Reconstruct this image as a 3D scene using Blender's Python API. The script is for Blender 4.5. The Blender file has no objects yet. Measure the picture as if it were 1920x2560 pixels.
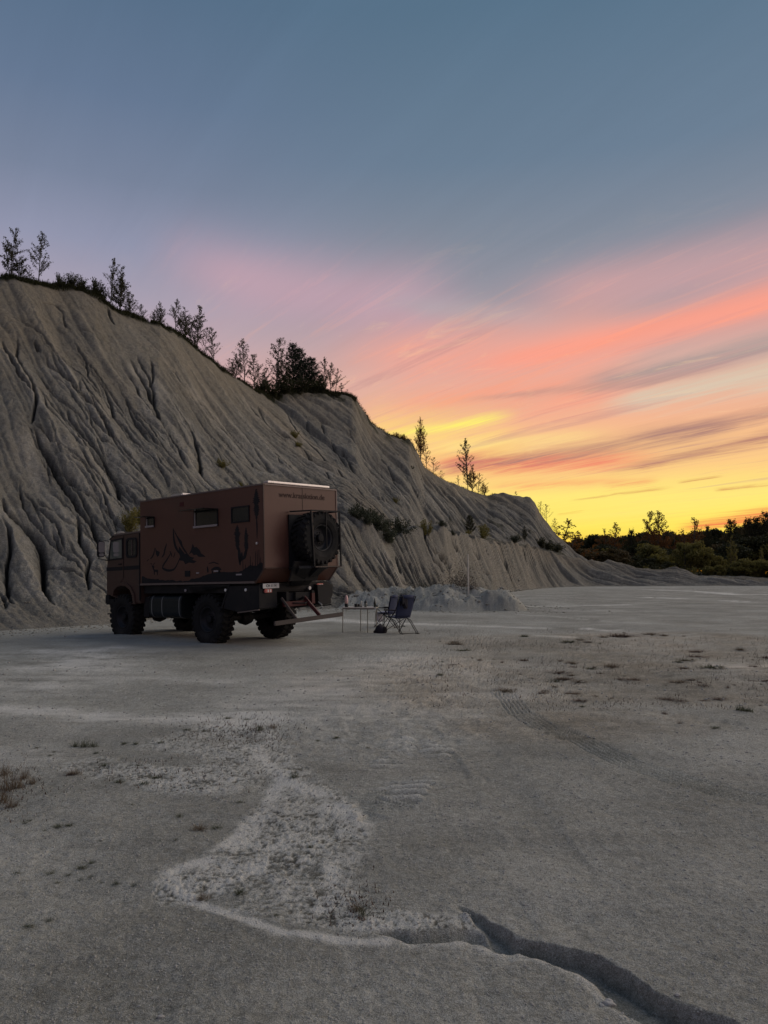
import bpy, bmesh, math, random
import numpy as np
from mathutils import Vector, Matrix
random.seed(7); rng = np.random.RandomState(11)
sc = bpy.context.scene
COL = sc.collection
# ------------------------------------------------------------------ camera
FPX, CH, PITCH = 1923.6, 1.7, math.radians(4.6)          # focal length in photo pixels, eye height, upward tilt
cam_d = bpy.data.cameras.new('camera'); cam = bpy.data.objects.new('camera', cam_d); COL.objects.link(cam)
cam_d.sensor_fit = 'HORIZONTAL'; cam_d.sensor_width = 36.0; cam_d.lens = FPX / 1920 * 36.0
cam_d.clip_start = 0.05; cam_d.clip_end = 6000
cam.location = (0, 0, CH); cam.rotation_euler = (math.radians(90) + PITCH, 0, 0)
sc.camera = cam
# ------------------------------------------------------------------ colour management
sc.view_settings.view_transform = 'Standard'; sc.view_settings.look = 'None'
sc.view_settings.exposure = 0.0; sc.view_settings.gamma = 1.0
try: sc.view_settings.use_curve_mapping = False
except Exception: pass

def lin(c):
    return tuple(((v / 255) / 12.92 if v / 255 <= .04045 else ((v / 255 + .055) / 1.055) ** 2.4) for v in c)
CP, SP = math.cos(PITCH), math.sin(PITCH)
def ray(px, py):
    a = (px - 960) / FPX; b = (1280 - py) / FPX
    return np.array([a, CP - SP * b, SP + CP * b])
def at(px, py, Y):
    d = ray(px, py); t = Y / d[1]
    return np.array([d[0] * t, Y, CH + d[2] * t])
def ground_pt(px, py):
    d = ray(px, py); t = -CH / d[2]
    return np.array([d[0] * t, d[1] * t])
def azel(px, py):
    d = ray(px, py)
    return math.degrees(math.atan2(d[0], d[1])), math.degrees(math.atan2(d[2], math.hypot(d[0], d[1])))

# ------------------------------------------------------------------ sky, and a wide soft fill lamp added to brighten the ground
FILL_AZ, FILL_EL = 66.0, 33.0
sd = bpy.data.lights.new('sky_fill', 'SUN'); sky_fill = bpy.data.objects.new('sky_fill', sd); COL.objects.link(sky_fill)
sd.energy = 1.5; sd.angle = math.radians(75); sd.color = (1.0, .86, .71)
sky_fill.rotation_euler = (math.radians(90 - FILL_EL), 0, math.radians(180 - FILL_AZ))

world = bpy.data.worlds.new('World'); sc.world = world; world.use_nodes = True
nt = world.node_tree; nt.nodes.clear(); N = nt.nodes; L = nt.links
def node(t, **kw):
    n = N.new(t)
    for k, v in kw.items(): setattr(n, k, v)
    return n
def sock(v, s):
    if isinstance(v, (int, float)): s.default_value = v
    elif isinstance(v, tuple): s.default_value = v if len(v) == len(s.default_value) else (*v, 1.0)
    else: L.new(v, s)
def M(op, a, b=0.0, c=0.0, clamp=False):
    n = node('ShaderNodeMath', operation=op, use_clamp=clamp); sock(a, n.inputs[0]); sock(b, n.inputs[1]); sock(c, n.inputs[2]); return n.outputs[0]
def mixc(f, a, b, mode='MIX'):
    n = node('ShaderNodeMix', data_type='RGBA', blend_type=mode); sock(f, n.inputs[0]); sock(a, n.inputs[6]); sock(b, n.inputs[7]); return n.outputs[2]
def smooth(x, a, b):
    n = node('ShaderNodeMapRange', interpolation_type='SMOOTHSTEP'); sock(x, n.inputs[0]); sock(float(a), n.inputs[1]); sock(float(b), n.inputs[2]); return n.outputs[0]
def ramp(x, stops):
    n = node('ShaderNodeValToRGB'); cr = n.color_ramp; cr.interpolation = 'EASE' if False else 'LINEAR'
    while len(cr.elements) > 1: cr.elements.remove(cr.elements[-1])
    cr.elements[0].position = stops[0][0]; cr.elements[0].color = (*lin(stops[0][1]), 1)
    for p, c in stops[1:]:
        e = cr.elements.new(p); e.color = (*lin(c), 1)
    L.new(x, n.inputs[0]); return n.outputs[0]
tc = node('ShaderNodeTexCoord'); sep = node('ShaderNodeSeparateXYZ'); L.new(tc.outputs['Generated'], sep.inputs[0])
X, Y_, Z = sep.outputs
EL = M('DEGREES', M('ARCSINE', Z)); AZ = M('DEGREES', M('ARCTAN2', X, Y_))
# cloud layer: coordinates on a high plane, long axis towards azimuth -33 deg
ca, sa = math.cos(math.radians(-33)), math.sin(math.radians(-33))
zc = M('ADD', M('MAXIMUM', Z, 0.0), 0.045)
pxn, pyn = M('DIVIDE', X, zc), M('DIVIDE', Y_, zc)
U = M('ADD', M('MULTIPLY', pxn, sa), M('MULTIPLY', pyn, ca)); V = M('SUBTRACT', M('MULTIPLY', pxn, ca), M('MULTIPLY', pyn, sa))
def noise(su, sv, off=0.0, detail=5, rough=.55, dist=0.0):
    c = node('ShaderNodeCombineXYZ'); sock(M('MULTIPLY', U, su), c.inputs[0]); sock(M('MULTIPLY', V, sv), c.inputs[1]); c.inputs[2].default_value = off
    n = node('ShaderNodeTexNoise'); n.inputs['Scale'].default_value = 1; n.inputs['Detail'].default_value = detail; n.inputs['Roughness'].default_value = rough
    n.inputs['Distortion'].default_value = dist; L.new(c.outputs[0], n.inputs['Vector']); return n.outputs[0]
n_st = noise(.16, 1.1, 1.3); n_fine = noise(.55, 5.0, 7.1, 8, .66, .6); n_wisp = noise(.9, 12.0, 2.2, 8, .7, .8); n_feath = noise(2.2, 5.5, 5.2, 8, .7, 1.2); n_big = noise(.10, .36, 3.7, 4, .5, .4)
warp = M('MULTIPLY', M('SUBTRACT', n_st, .5), 3.2)
warp2 = M('ADD', M('MULTIPLY', M('SUBTRACT', n_fine, .5), M('SUBTRACT', 2.8, M('MULTIPLY', smooth(EL, 10, 20), 2.0))), M('MULTIPLY', M('SUBTRACT', 1.0, smooth(EL, 10, 19)), M('ADD', M('MULTIPLY', M('SUBTRACT', n_wisp, .5), .7), M('MULTIPLY', M('SUBTRACT', n_feath, .5), 1.5))))
E2 = M('ADD', EL, M('MULTIPLY', M('SUBTRACT', n_big, .5), 5.0))
def erange(e): return M('DIVIDE', M('ADD', e, 6.0), 96.0)
def S(el): return (el + 6.0) / 96.0
rampL = ramp(erange(E2), [(0, (150, 120, 120)), (S(0), (205, 150, 120)), (S(6), (244, 172, 142)), (S(11), (226, 168, 156)), (S(15), (200, 166, 170)), (S(19), (172, 160, 175)),
                         (S(23), (144, 147, 170)), (S(27), (119, 130, 153)), (S(32), (100, 118, 144)), (S(38), (86, 109, 134)), (S(55), (84, 106, 134)), (1, (84, 102, 130))])
rampR = ramp(erange(E2), [(0, (200, 110, 20)), (S(-.5), (250, 150, 34)), (S(1), (255, 182, 44)), (S(3), (255, 228, 86)), (S(5.5), (255, 232, 116)), (S(8), (252, 202, 128)), (S(11), (242, 178, 142)), (S(14), (222, 176, 158)),
                         (S(17), (190, 162, 160)), (S(20), (152, 148, 158)), (S(24), (128, 136, 150)), (S(29), (105, 124, 144)), (S(38), (86, 112, 134)), (S(55), (84, 106, 132)), (1, (84, 102, 130))])
azw = M('MULTIPLY', smooth(AZ, -22, 6), M('SUBTRACT', 1.0, smooth(AZ, 44, 95)))
skycol = mixc(azw, rampL, rampR)
# the far side of the sky: pinkish to blue-grey dusk, raised to add fill light
back = M('SUBTRACT', 1.0, smooth(Y_, -.55, .35))
rampB = ramp(erange(EL), [(0, (120, 110, 115)), (S(0), (146, 128, 136)), (S(10), (158, 140, 154)), (S(25), (126, 130, 152)), (S(55), (92, 108, 134)), (1, (84, 102, 130))])
# streaks: each runs between two directions of the sky, broken up by the cloud noise
def band(col, p0, p1, w, pp0, pp1, k, soft=.25, breakup=.0, wk=1.0):
    global skycol
    (a0, e0), (a1, e1) = azel(*p0), azel(*p1)
    t = M('DIVIDE', M('SUBTRACT', AZ, a0), a1 - a0)
    e = M('ADD', M('MULTIPLY', t, e1 - e0), e0)
    d = M('SUBTRACT', M('ADD', EL, M('MULTIPLY', M('ADD', warp, warp2), wk)), e)
    wd = M('ADD', M('MULTIPLY', M('MINIMUM', M('MAXIMUM', t, 0), 1.6), (pp1 - pp0) / 33.0), pp0 / 33.0)
    q = M('DIVIDE', d, wd); g = M('EXPONENT', M('MULTIPLY', M('MULTIPLY', q, q), -1.0))
    g = M('MULTIPLY', g, smooth(t, -.02, soft)); g = M('MULTIPLY', g, M('SUBTRACT', 1.0, smooth(t, w, w + .35)))
    g = M('MULTIPLY', g, M('ADD', .55, M('MULTIPLY', M('MAXIMUM', smooth(n_wisp, .35, .65), M('MULTIPLY', smooth(EL, 11, 18), .7)), .6)))
    if breakup: g = M('MULTIPLY', g, smooth(n_fine, .5 - breakup, .5 + breakup * .6))
    skycol = mixc(M('MULTIPLY', g, k, clamp=True), skycol, tuple(lin(col)))
# w = fraction of the run where it begins to end; pp0/pp1 = half thickness (photo px) at either end
band((196, 160, 172), (330, 640), (1000, 760), 1.0, 60, 90, .75, .4, 0, 1.0)
band((205, 160, 160), (1250, 740), (1920, 640), 2.0, 40, 70, .75, .4)
band((170, 166, 172), (900, 740), (1400, 800), .8, 24, 30, .55, .4)
band((243, 165, 145), (760, 900), (1500, 860), .9, 60, 90, .8, .4, 0, .8)
band((255, 158, 132), (1100, 930), (1920, 750), 2.0, 26, 40, .9, .3, 0, .6)
band((250, 160, 130), (880, 1020), (1500, 960), .9, 34, 46, .7, .4)
band((214, 200, 176), (1480, 1010), (1920, 930), 2.0, 24, 40, .85, .3)
band((158, 146, 144), (1400, 965), (1920, 850), 2.0, 10, 24, .75, .3, 0, .7)
band((172, 140, 132), (1120, 1010), (1760, 920), .9, 6, 12, .5, .3, 0, .5)
band((255, 214, 120), (880, 1075), (1300, 1120), .8, 60, 60, .75, .2)
band((255, 240, 110), (930, 1098), (1275, 1038), .75, 10, 11, .95, .3, 0, .3)
band((255, 225, 140), (1000, 1120), (1500, 1085), .8, 18, 18, .5, .3, 0, .6)
band((240, 120, 98), (1040, 1160), (1620, 1150), .8, 22, 22, .8, .2, 0, .5)
band((150, 104, 106), (1040, 1176), (1560, 1110), 1.2, 12, 22, .85, .25, .35, .5)
band((146, 104, 108), (1380, 1150), (1920, 1032), 2.0, 8, 18, .85, .3, .5, .5)
band((140, 100, 108), (1560, 1092), (1820, 1058), .8, 14, 16, .7, .3, .4, .5)
band((168, 112, 104), (1500, 1186), (1920, 1096), 2.0, 8, 15, .85, .3, 0, .4)
band((246, 130, 96), (1180, 1218), (1640, 1200), .6, 12, 9, .6, .3, .3, .4)
band((240, 122, 92), (1490, 1216), (1640, 1204), .8, 9, 8, .8, .3, .2, .4)
band((206, 122, 70), (1420, 1250), (1660, 1220), .8, 2.5, 3, .8, .2, .3, .25)
band((196, 124, 70), (1690, 1208), (1800, 1192), .8, 2.5, 2.5, .7, .2, .3, .25)
band((206, 130, 70), (1780, 1222), (1920, 1212), 1.2, 2.5, 3, .7, .2, .3, .25)
band((226, 150, 60), (1390, 1290), (1460, 1280), .8, 2.5, 2.5, .6, .2, .3, .25)
band((242, 112, 66), (1680, 1320), (1920, 1290), 2.0, 8, 15, .9, .3, 0, .3)
# loose filaments everywhere in the lower half of the sky, lit from below
lowsky = M('MULTIPLY', M('SUBTRACT', 1.0, smooth(EL, 15, 26)), smooth(AZ, -28, -2))
skycol = mixc(M('MULTIPLY', M('MULTIPLY', smooth(n_wisp, .52, .78), lowsky), .26), skycol, (*lin((255, 176, 128)), 1))
skycol = mixc(M('MULTIPLY', M('MULTIPLY', smooth(n_fine, .54, .72), M('MULTIPLY', lowsky, smooth(EL, 3.5, 7))), .42), skycol, (*lin((176, 128, 128)), 1))
skycol = mixc(M('MULTIPLY', M('MULTIPLY', smooth(n_feath, .55, .75), M('MULTIPLY', lowsky, smooth(EL, 5, 9))), .25), skycol, (*lin((255, 214, 160)), 1))
mot = M('MULTIPLY', M('SUBTRACT', n_fine, .5), .16)
skycol = mixc(1.0, skycol, M('ADD', 1.0, mot), 'MULTIPLY')
skycol = mixc(back, skycol, rampB)
below = M('SUBTRACT', 1.0, smooth(EL, -6, -1))
skycol = mixc(below, skycol, (.05, .045, .04, 1))
bg = node('ShaderNodeBackground'); L.new(skycol, bg.inputs[0]); bg.inputs[1].default_value = 1.0
# Nishita sky aimed like the fill lamp, added at negligible strength
nish = node('ShaderNodeTexSky', sky_type='NISHITA'); nish.sun_disc = False; nish.sun_elevation = math.radians(FILL_EL)
nish.sun_rotation = math.radians(FILL_AZ); nish.altitude = 200
bg2 = node('ShaderNodeBackground'); L.new(nish.outputs[0], bg2.inputs[0]); bg2.inputs[1].default_value = 0.003
add = node('ShaderNodeAddShader'); L.new(bg.outputs[0], add.inputs[0]); L.new(bg2.outputs[0], add.inputs[1])
out = node('ShaderNodeOutputWorld'); L.new(add.outputs[0], out.inputs[0])
# ------------------------------------------------------------------ helpers
def tag(o, label=None, cat=None, group=None, kind=None):
    if label: o['label'] = label
    if cat: o['category'] = cat
    if group: o['group'] = group
    if kind: o['kind'] = kind
    return o
def new_obj(name, me, parent=None, loc=None):
    o = bpy.data.objects.new(name, me); COL.objects.link(o)
    if parent is not None: o.parent = parent
    if loc is not None: o.location = loc
    return o
def np_mesh(name, co, quads=None, tris=None, smooth_=True):
    me = bpy.data.meshes.new(name)
    me.vertices.add(len(co)); me.vertices.foreach_set('co', np.asarray(co, np.float32).ravel())
    nq = 0 if quads is None else len(quads); ntr = 0 if tris is None else len(tris)
    idx = []
    if nq: idx.append(np.asarray(quads, np.int32).ravel())
    if ntr: idx.append(np.asarray(tris, np.int32).ravel())
    idx = np.concatenate(idx)
    me.loops.add(len(idx)); me.loops.foreach_set('vertex_index', idx)
    me.polygons.add(nq + ntr)
    starts = np.concatenate([np.arange(nq) * 4, nq * 4 + np.arange(ntr) * 3]).astype(np.int32)
    me.polygons.foreach_set('loop_start', starts)
    me.polygons.foreach_set('use_smooth', np.full(nq + ntr, smooth_, bool))
    me.update(calc_edges=True); me.validate()
    return me
def perm_hash(ix, iy, seed):
    h = (ix.astype(np.int64) * 374761393 + iy.astype(np.int64) * 668265263 + seed * 974634777) & 0x7fffffff
    h = ((h ^ (h >> 13)) * 1274126177) & 0x7fffffff
    return (h ^ (h >> 16)) & 0xffff
def gn(x, y, seed=0):
    """gradient noise, about -0.7..0.7"""
    x0 = np.floor(x); y0 = np.floor(y); fx = x - x0; fy = y - y0
    u = fx * fx * fx * (fx * (fx * 6 - 15) + 10); v = fy * fy * fy * (fy * (fy * 6 - 15) + 10)
    r = []
    for dx in (0, 1):
        for dy in (0, 1):
            a = perm_hash(x0 + dx, y0 + dy, seed) * (2 * math.pi / 65536)
            r.append(np.cos(a) * (fx - dx) + np.sin(a) * (fy - dy))
    return (r[0] * (1 - u) + r[2] * u) * (1 - v) + (r[1] * (1 - u) + r[3] * u) * v
def fbm(x, y, seed=0, oct_=4, g=.5):
    s = 0; a = 1.0
    for i in range(oct_):
        s = s + a * gn(x, y, seed + i * 17); x = x * 2.03 + 5.1; y = y * 2.03 - 3.7; a *= g
    return s
def sst(x, a, b):
    t = np.clip((x - a) / (b - a), 0, 1); return t * t * (3 - 2 * t)

# ------------------------------------------------------------------ terrain: control lines of the pit (world points)
def curve(pts, ext=()):
    P = [np.array(e, float) for e in ext] + [at(*p) for p in pts]
    return np.array(P)
def gcurve(pts, ext=()):
    return np.array([np.array(e, float) for e in ext] + [np.array([*ground_pt(*p), 0.0]) for p in pts])
TOE = gcurve([(-300, 1598), (-100, 1583), (0, 1577), (150, 1568), (250, 1562), (400, 1548), (600, 1535), (700, 1528), (860, 1520), (940, 1515), (1000, 1509),
              (1100, 1501), (1230, 1488), (1330, 1473), (1400, 1468), (1480, 1466), (1700, 1465), (1920, 1464.5), (2300, 1464)], [(-24, 9, 0), (-20, 12.5, 0), (-17, 16, 0)])
BANK = curve([(-300, 1370, 26.5), (0, 1370, 29), (150, 1375, 30), (300, 1376, 31.5), (450, 1370, 33.5), (600, 1360, 36), (720, 1345, 40), (800, 1325, 43), (860, 1300, 45), (930, 1318, 47.5),
              (975, 1342, 49), (1010, 1328, 51), (1040, 1320, 52.5), (1110, 1325, 56), (1170, 1341, 64), (1230, 1353, 74), (1290, 1363, 88), (1337, 1368, 98), (1375, 1384, 106), (1425, 1394, 112),
              (1475, 1404, 116), (1500, 1406, 117.5), (1524, 1402, 118.5), (1560, 1408, 119), (1591, 1423, 119), (1618, 1422, 119), (1655, 1424, 119), (1692, 1420, 119), (1720, 1428, 119), (1748, 1441, 119),
              (1785, 1441, 119), (1830, 1444, 119), (1860, 1442, 120), (1890, 1447, 120), (1920, 1449, 121), (2300, 1452, 123)],
             [(-27, 12, 4), (-23.5, 16, 4), (-20.5, 20, 4)])
CREST = curve([(-300, 655, 42), (0, 690, 45), (60, 696, 46), (110, 706, 47), (150, 716, 48), (205, 722, 49), (240, 734, 49.6), (270, 760, 50), (310, 782, 51), (350, 797, 52), (400, 812, 53), (440, 830, 55),
               (470, 852, 56.5), (500, 878, 58), (560, 925, 61), (600, 950, 64), (640, 975, 66), (679, 1000, 67), (720, 1037, 66), (760, 1083, 64), (810, 1130, 61), (856, 1173, 58), (903, 1220, 55.5),
               (950, 1268, 53.6), (985, 1312, 52)],
              [(-42, 19, 19), (-37.5, 26, 19.2), (-33, 32, 19.5)])
CREST2 = curve([(-300, 800, 80), (400, 930, 80), (560, 975, 82), (640, 980, 85), (690, 985, 88), (720, 975, 89.5), (760, 974, 92), (830, 981, 94), (880, 988, 95), (891, 998, 95.5), (905, 1022, 97), (930, 1058, 98),
                (975, 1088, 100), (1000, 1097, 101), (1024, 1098, 103), (1040, 1124, 105), (1060, 1166, 108), (1090, 1189, 110), (1115, 1204, 112), (1137, 1209, 114), (1150, 1216, 116), (1190, 1233, 119),
                (1222, 1240, 122), (1236, 1234, 123), (1258, 1232, 124), (1290, 1239, 125), (1325, 1243, 126), (1338, 1258, 126), (1350, 1283, 127), (1385, 1330, 128), (1410, 1356, 129), (1440, 1385, 130),
                (1480, 1415, 131), (1560, 1436, 132), (1920, 1438, 132), (2300, 1440, 132)], [(-50, 24, 19), (-60, 40, 19)])
FOOT2 = curve([(-300, 1200, 60), (640, 1230, 70), (800, 1270, 72), (900, 1290, 74), (1000, 1322, 77), (1050, 1333, 81), (1120, 1343, 90), (1200, 1351, 102), (1290, 1361, 108), (1340, 1369, 112), (1400, 1378, 118),
               (1440, 1400, 119), (1500, 1425, 122), (1560, 1437, 123), (1920, 1439, 125), (2300, 1440, 126)], [(-50, 23.5, 10), (-60, 39, 10)])
def prep(c):
    ta = c[:, 0] / c[:, 1]; o = np.argsort(ta); return ta[o], c[o, 1], c[o, 2]
pT, pB, pS, pC, pF = map(prep, (TOE, BANK, CREST, CREST2, FOOT2))
def nodes_at(ta):
    """for each bearing: distances and heights of toe, bank, crest, foot, second crest, plateau"""
    yT = np.interp(ta, pT[0], pT[1]); zT = 0 * ta
    yB = np.interp(ta, pB[0], pB[1]); zB = np.interp(ta, pB[0], pB[2])
    yS = np.interp(ta, pS[0], pS[1]); zS = np.interp(ta, pS[0], pS[2])
    yF = np.interp(ta, pF[0], pF[1]); zF = np.interp(ta, pF[0], pF[2])
    yC = np.interp(ta, pC[0], pC[1]); zC = np.interp(ta, pC[0], pC[2])
    endS = pS[0][-1]; w = sst(ta, endS - .004, endS + .012)           # spur fades into the terrace
    yS = yS * (1 - w) + (yB * .8 + yF * .2) * w; zS = zS * (1 - w) + (zB * .8 + zF * .2) * w
    yT = np.minimum(yT, yB - 1.0)
    top = sst(-ta, .150, .166)                                        # left part: a plateau behind the crest
    yS = np.maximum(yS, yB + .8)
    yV = yS + 5; zV = zS * top + (1 - top) * np.minimum(zS - .5, (zS + zF) / 2 - 1.0)
    over = sst(ta, endS - .004, endS + .02); zV = zV * (1 - over) + ((zS + zF) / 2) * over
    yF = np.maximum(yF, yV + 1); yC = np.maximum(yC, yF + 1)
    zF = zF * (1 - top) + (zS + .2) * top; zC = np.where(ta < -.35, zS + .3, zC)
    yP = yC + 14; zP = zC * .96
    zP = np.where(ta > .23, np.minimum(zP, 1.2), zP)
    return np.stack([yT, yB, yS, yV, yF, yC, yP], -1), np.stack([zT, zB, zS, zV, zF, zC, zP], -1)
def mound(x, y):
    def blob(cx, cy, rx, ry, h, rot=0, p=2.2):
        c, s = math.cos(rot), math.sin(rot); u = ((x - cx) * c + (y - cy) * s) / rx; v = (-(x - cx) * s + (y - cy) * c) / ry
        return h * np.clip(1 - (u * u + v * v) ** (p / 2), 0, 1) ** .9
    nz = 1 + .5 * gn(x * .9, y * .9, 5)
    m = blob(3.0, 38.2, 2.7, 3.0, .95, .2) * nz
    m = np.maximum(m, blob(5.35, 37.1, 1.5, 1.5, .95, .3, 2.0) * (1 + .35 * gn(x * 1.7, y * 1.7, 6)))
    m = np.maximum(m, blob(.6, 39.6, 3.2, 2.8, .75, .1) * nz)
    m = np.maximum(m, blob(4.3, 38.2, 1.6, 1.8, .95, .3))
    return m
def zbase(x, y, ta=None):
    ta = x / np.maximum(y, .2) if ta is None else ta
    Yn, Zn = nodes_at(ta)
    z = np.zeros_like(x)
    for k in range(Yn.shape[-1] - 1):
        t = (y - Yn[..., k]) / (Yn[..., k + 1] - Yn[..., k]); m = (t > 0) & (t <= 1)
        tt = t
        if k == 0: tt = np.clip(t, 0, 1) ** 1.35                      # apron of wash-down at the foot
        z = np.where(m, Zn[..., k] * (1 - tt) + Zn[..., k + 1] * tt, z)
    z = np.where(y > Yn[..., -1], Zn[..., -1], z)
    return z
def on_slope(px, py, y0=24, y1=135):
    d = ray(px, py); ys = np.linspace(y0, y1, 900); x = d[0] / d[1] * ys; zr = CH + d[2] / d[1] * ys
    zb = zbase(x, ys); k = np.argmax(zb > zr)
    return np.array([x[k], ys[k]])

# ---- tessellation: bearings (columns) x stations (rows)
def px2ta(px): return (px - 960) / FPX / (CP + .00)
cols = np.concatenate([np.linspace(-2.4, px2ta(-420), 34)[:-1], px2ta(np.linspace(-420, -30, 40))[:-1], px2ta(np.linspace(-30, 1950, 800)), px2ta(np.linspace(1950, 2350, 40))[1:], np.linspace(px2ta(2350), 2.4, 26)[1:]])
NCOL = len(cols)
Yn, Zn = nodes_at(cols)
def seg(k0, k1, n, power=1.0):
    t = np.linspace(0, 1, n + 1)[1:] ** power
    return Yn[:, k0:k0 + 1] * (1 - t) + Yn[:, k1:k1 + 1] * t
nG = 520
Yg = np.zeros((NCOL, nG + 1)); ygr = np.geomspace(.9, 130, 3000)
dens = np.where(ygr < 2.85, .5, 3.0 / ygr ** 2 * 1.0) ; dens = np.where(ygr < 2.85, 6.0 / 520 , 3.05 / ygr ** 2) + .016 * np.exp(-((ygr - 37.6) / 3.4) ** 2) + .002 * (ygr > 20)
cum = np.concatenate([[0], np.cumsum((dens[1:] + dens[:-1]) / 2 * np.diff(ygr))])
for i_ in range(NCOL):
    cT = np.interp(Yn[i_, 0], ygr, cum); Yg[i_] = np.interp(np.linspace(0, cT, nG + 1), cum, ygr)
    Yg[i_, -1] = Yn[i_, 0]
rows = [Yg, seg(0, 1, 150), seg(1, 2, 300), seg(2, 3, 14), seg(3, 4, 40), seg(4, 5, 210), seg(5, 6, 12)]
YY = np.concatenate(rows, 1); YY = np.concatenate([YY, np.full((NCOL, 1), 260.0), np.full((NCOL, 1), 1500.0)], 1)
XX = cols[:, None] * YY
rT, rS, rV, rC = nG, nG + 450, nG + 464, nG + 714
TA = np.repeat(cols[:, None], YY.shape[1], 1)
ZZ = zbase(XX, YY, TA)

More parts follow.
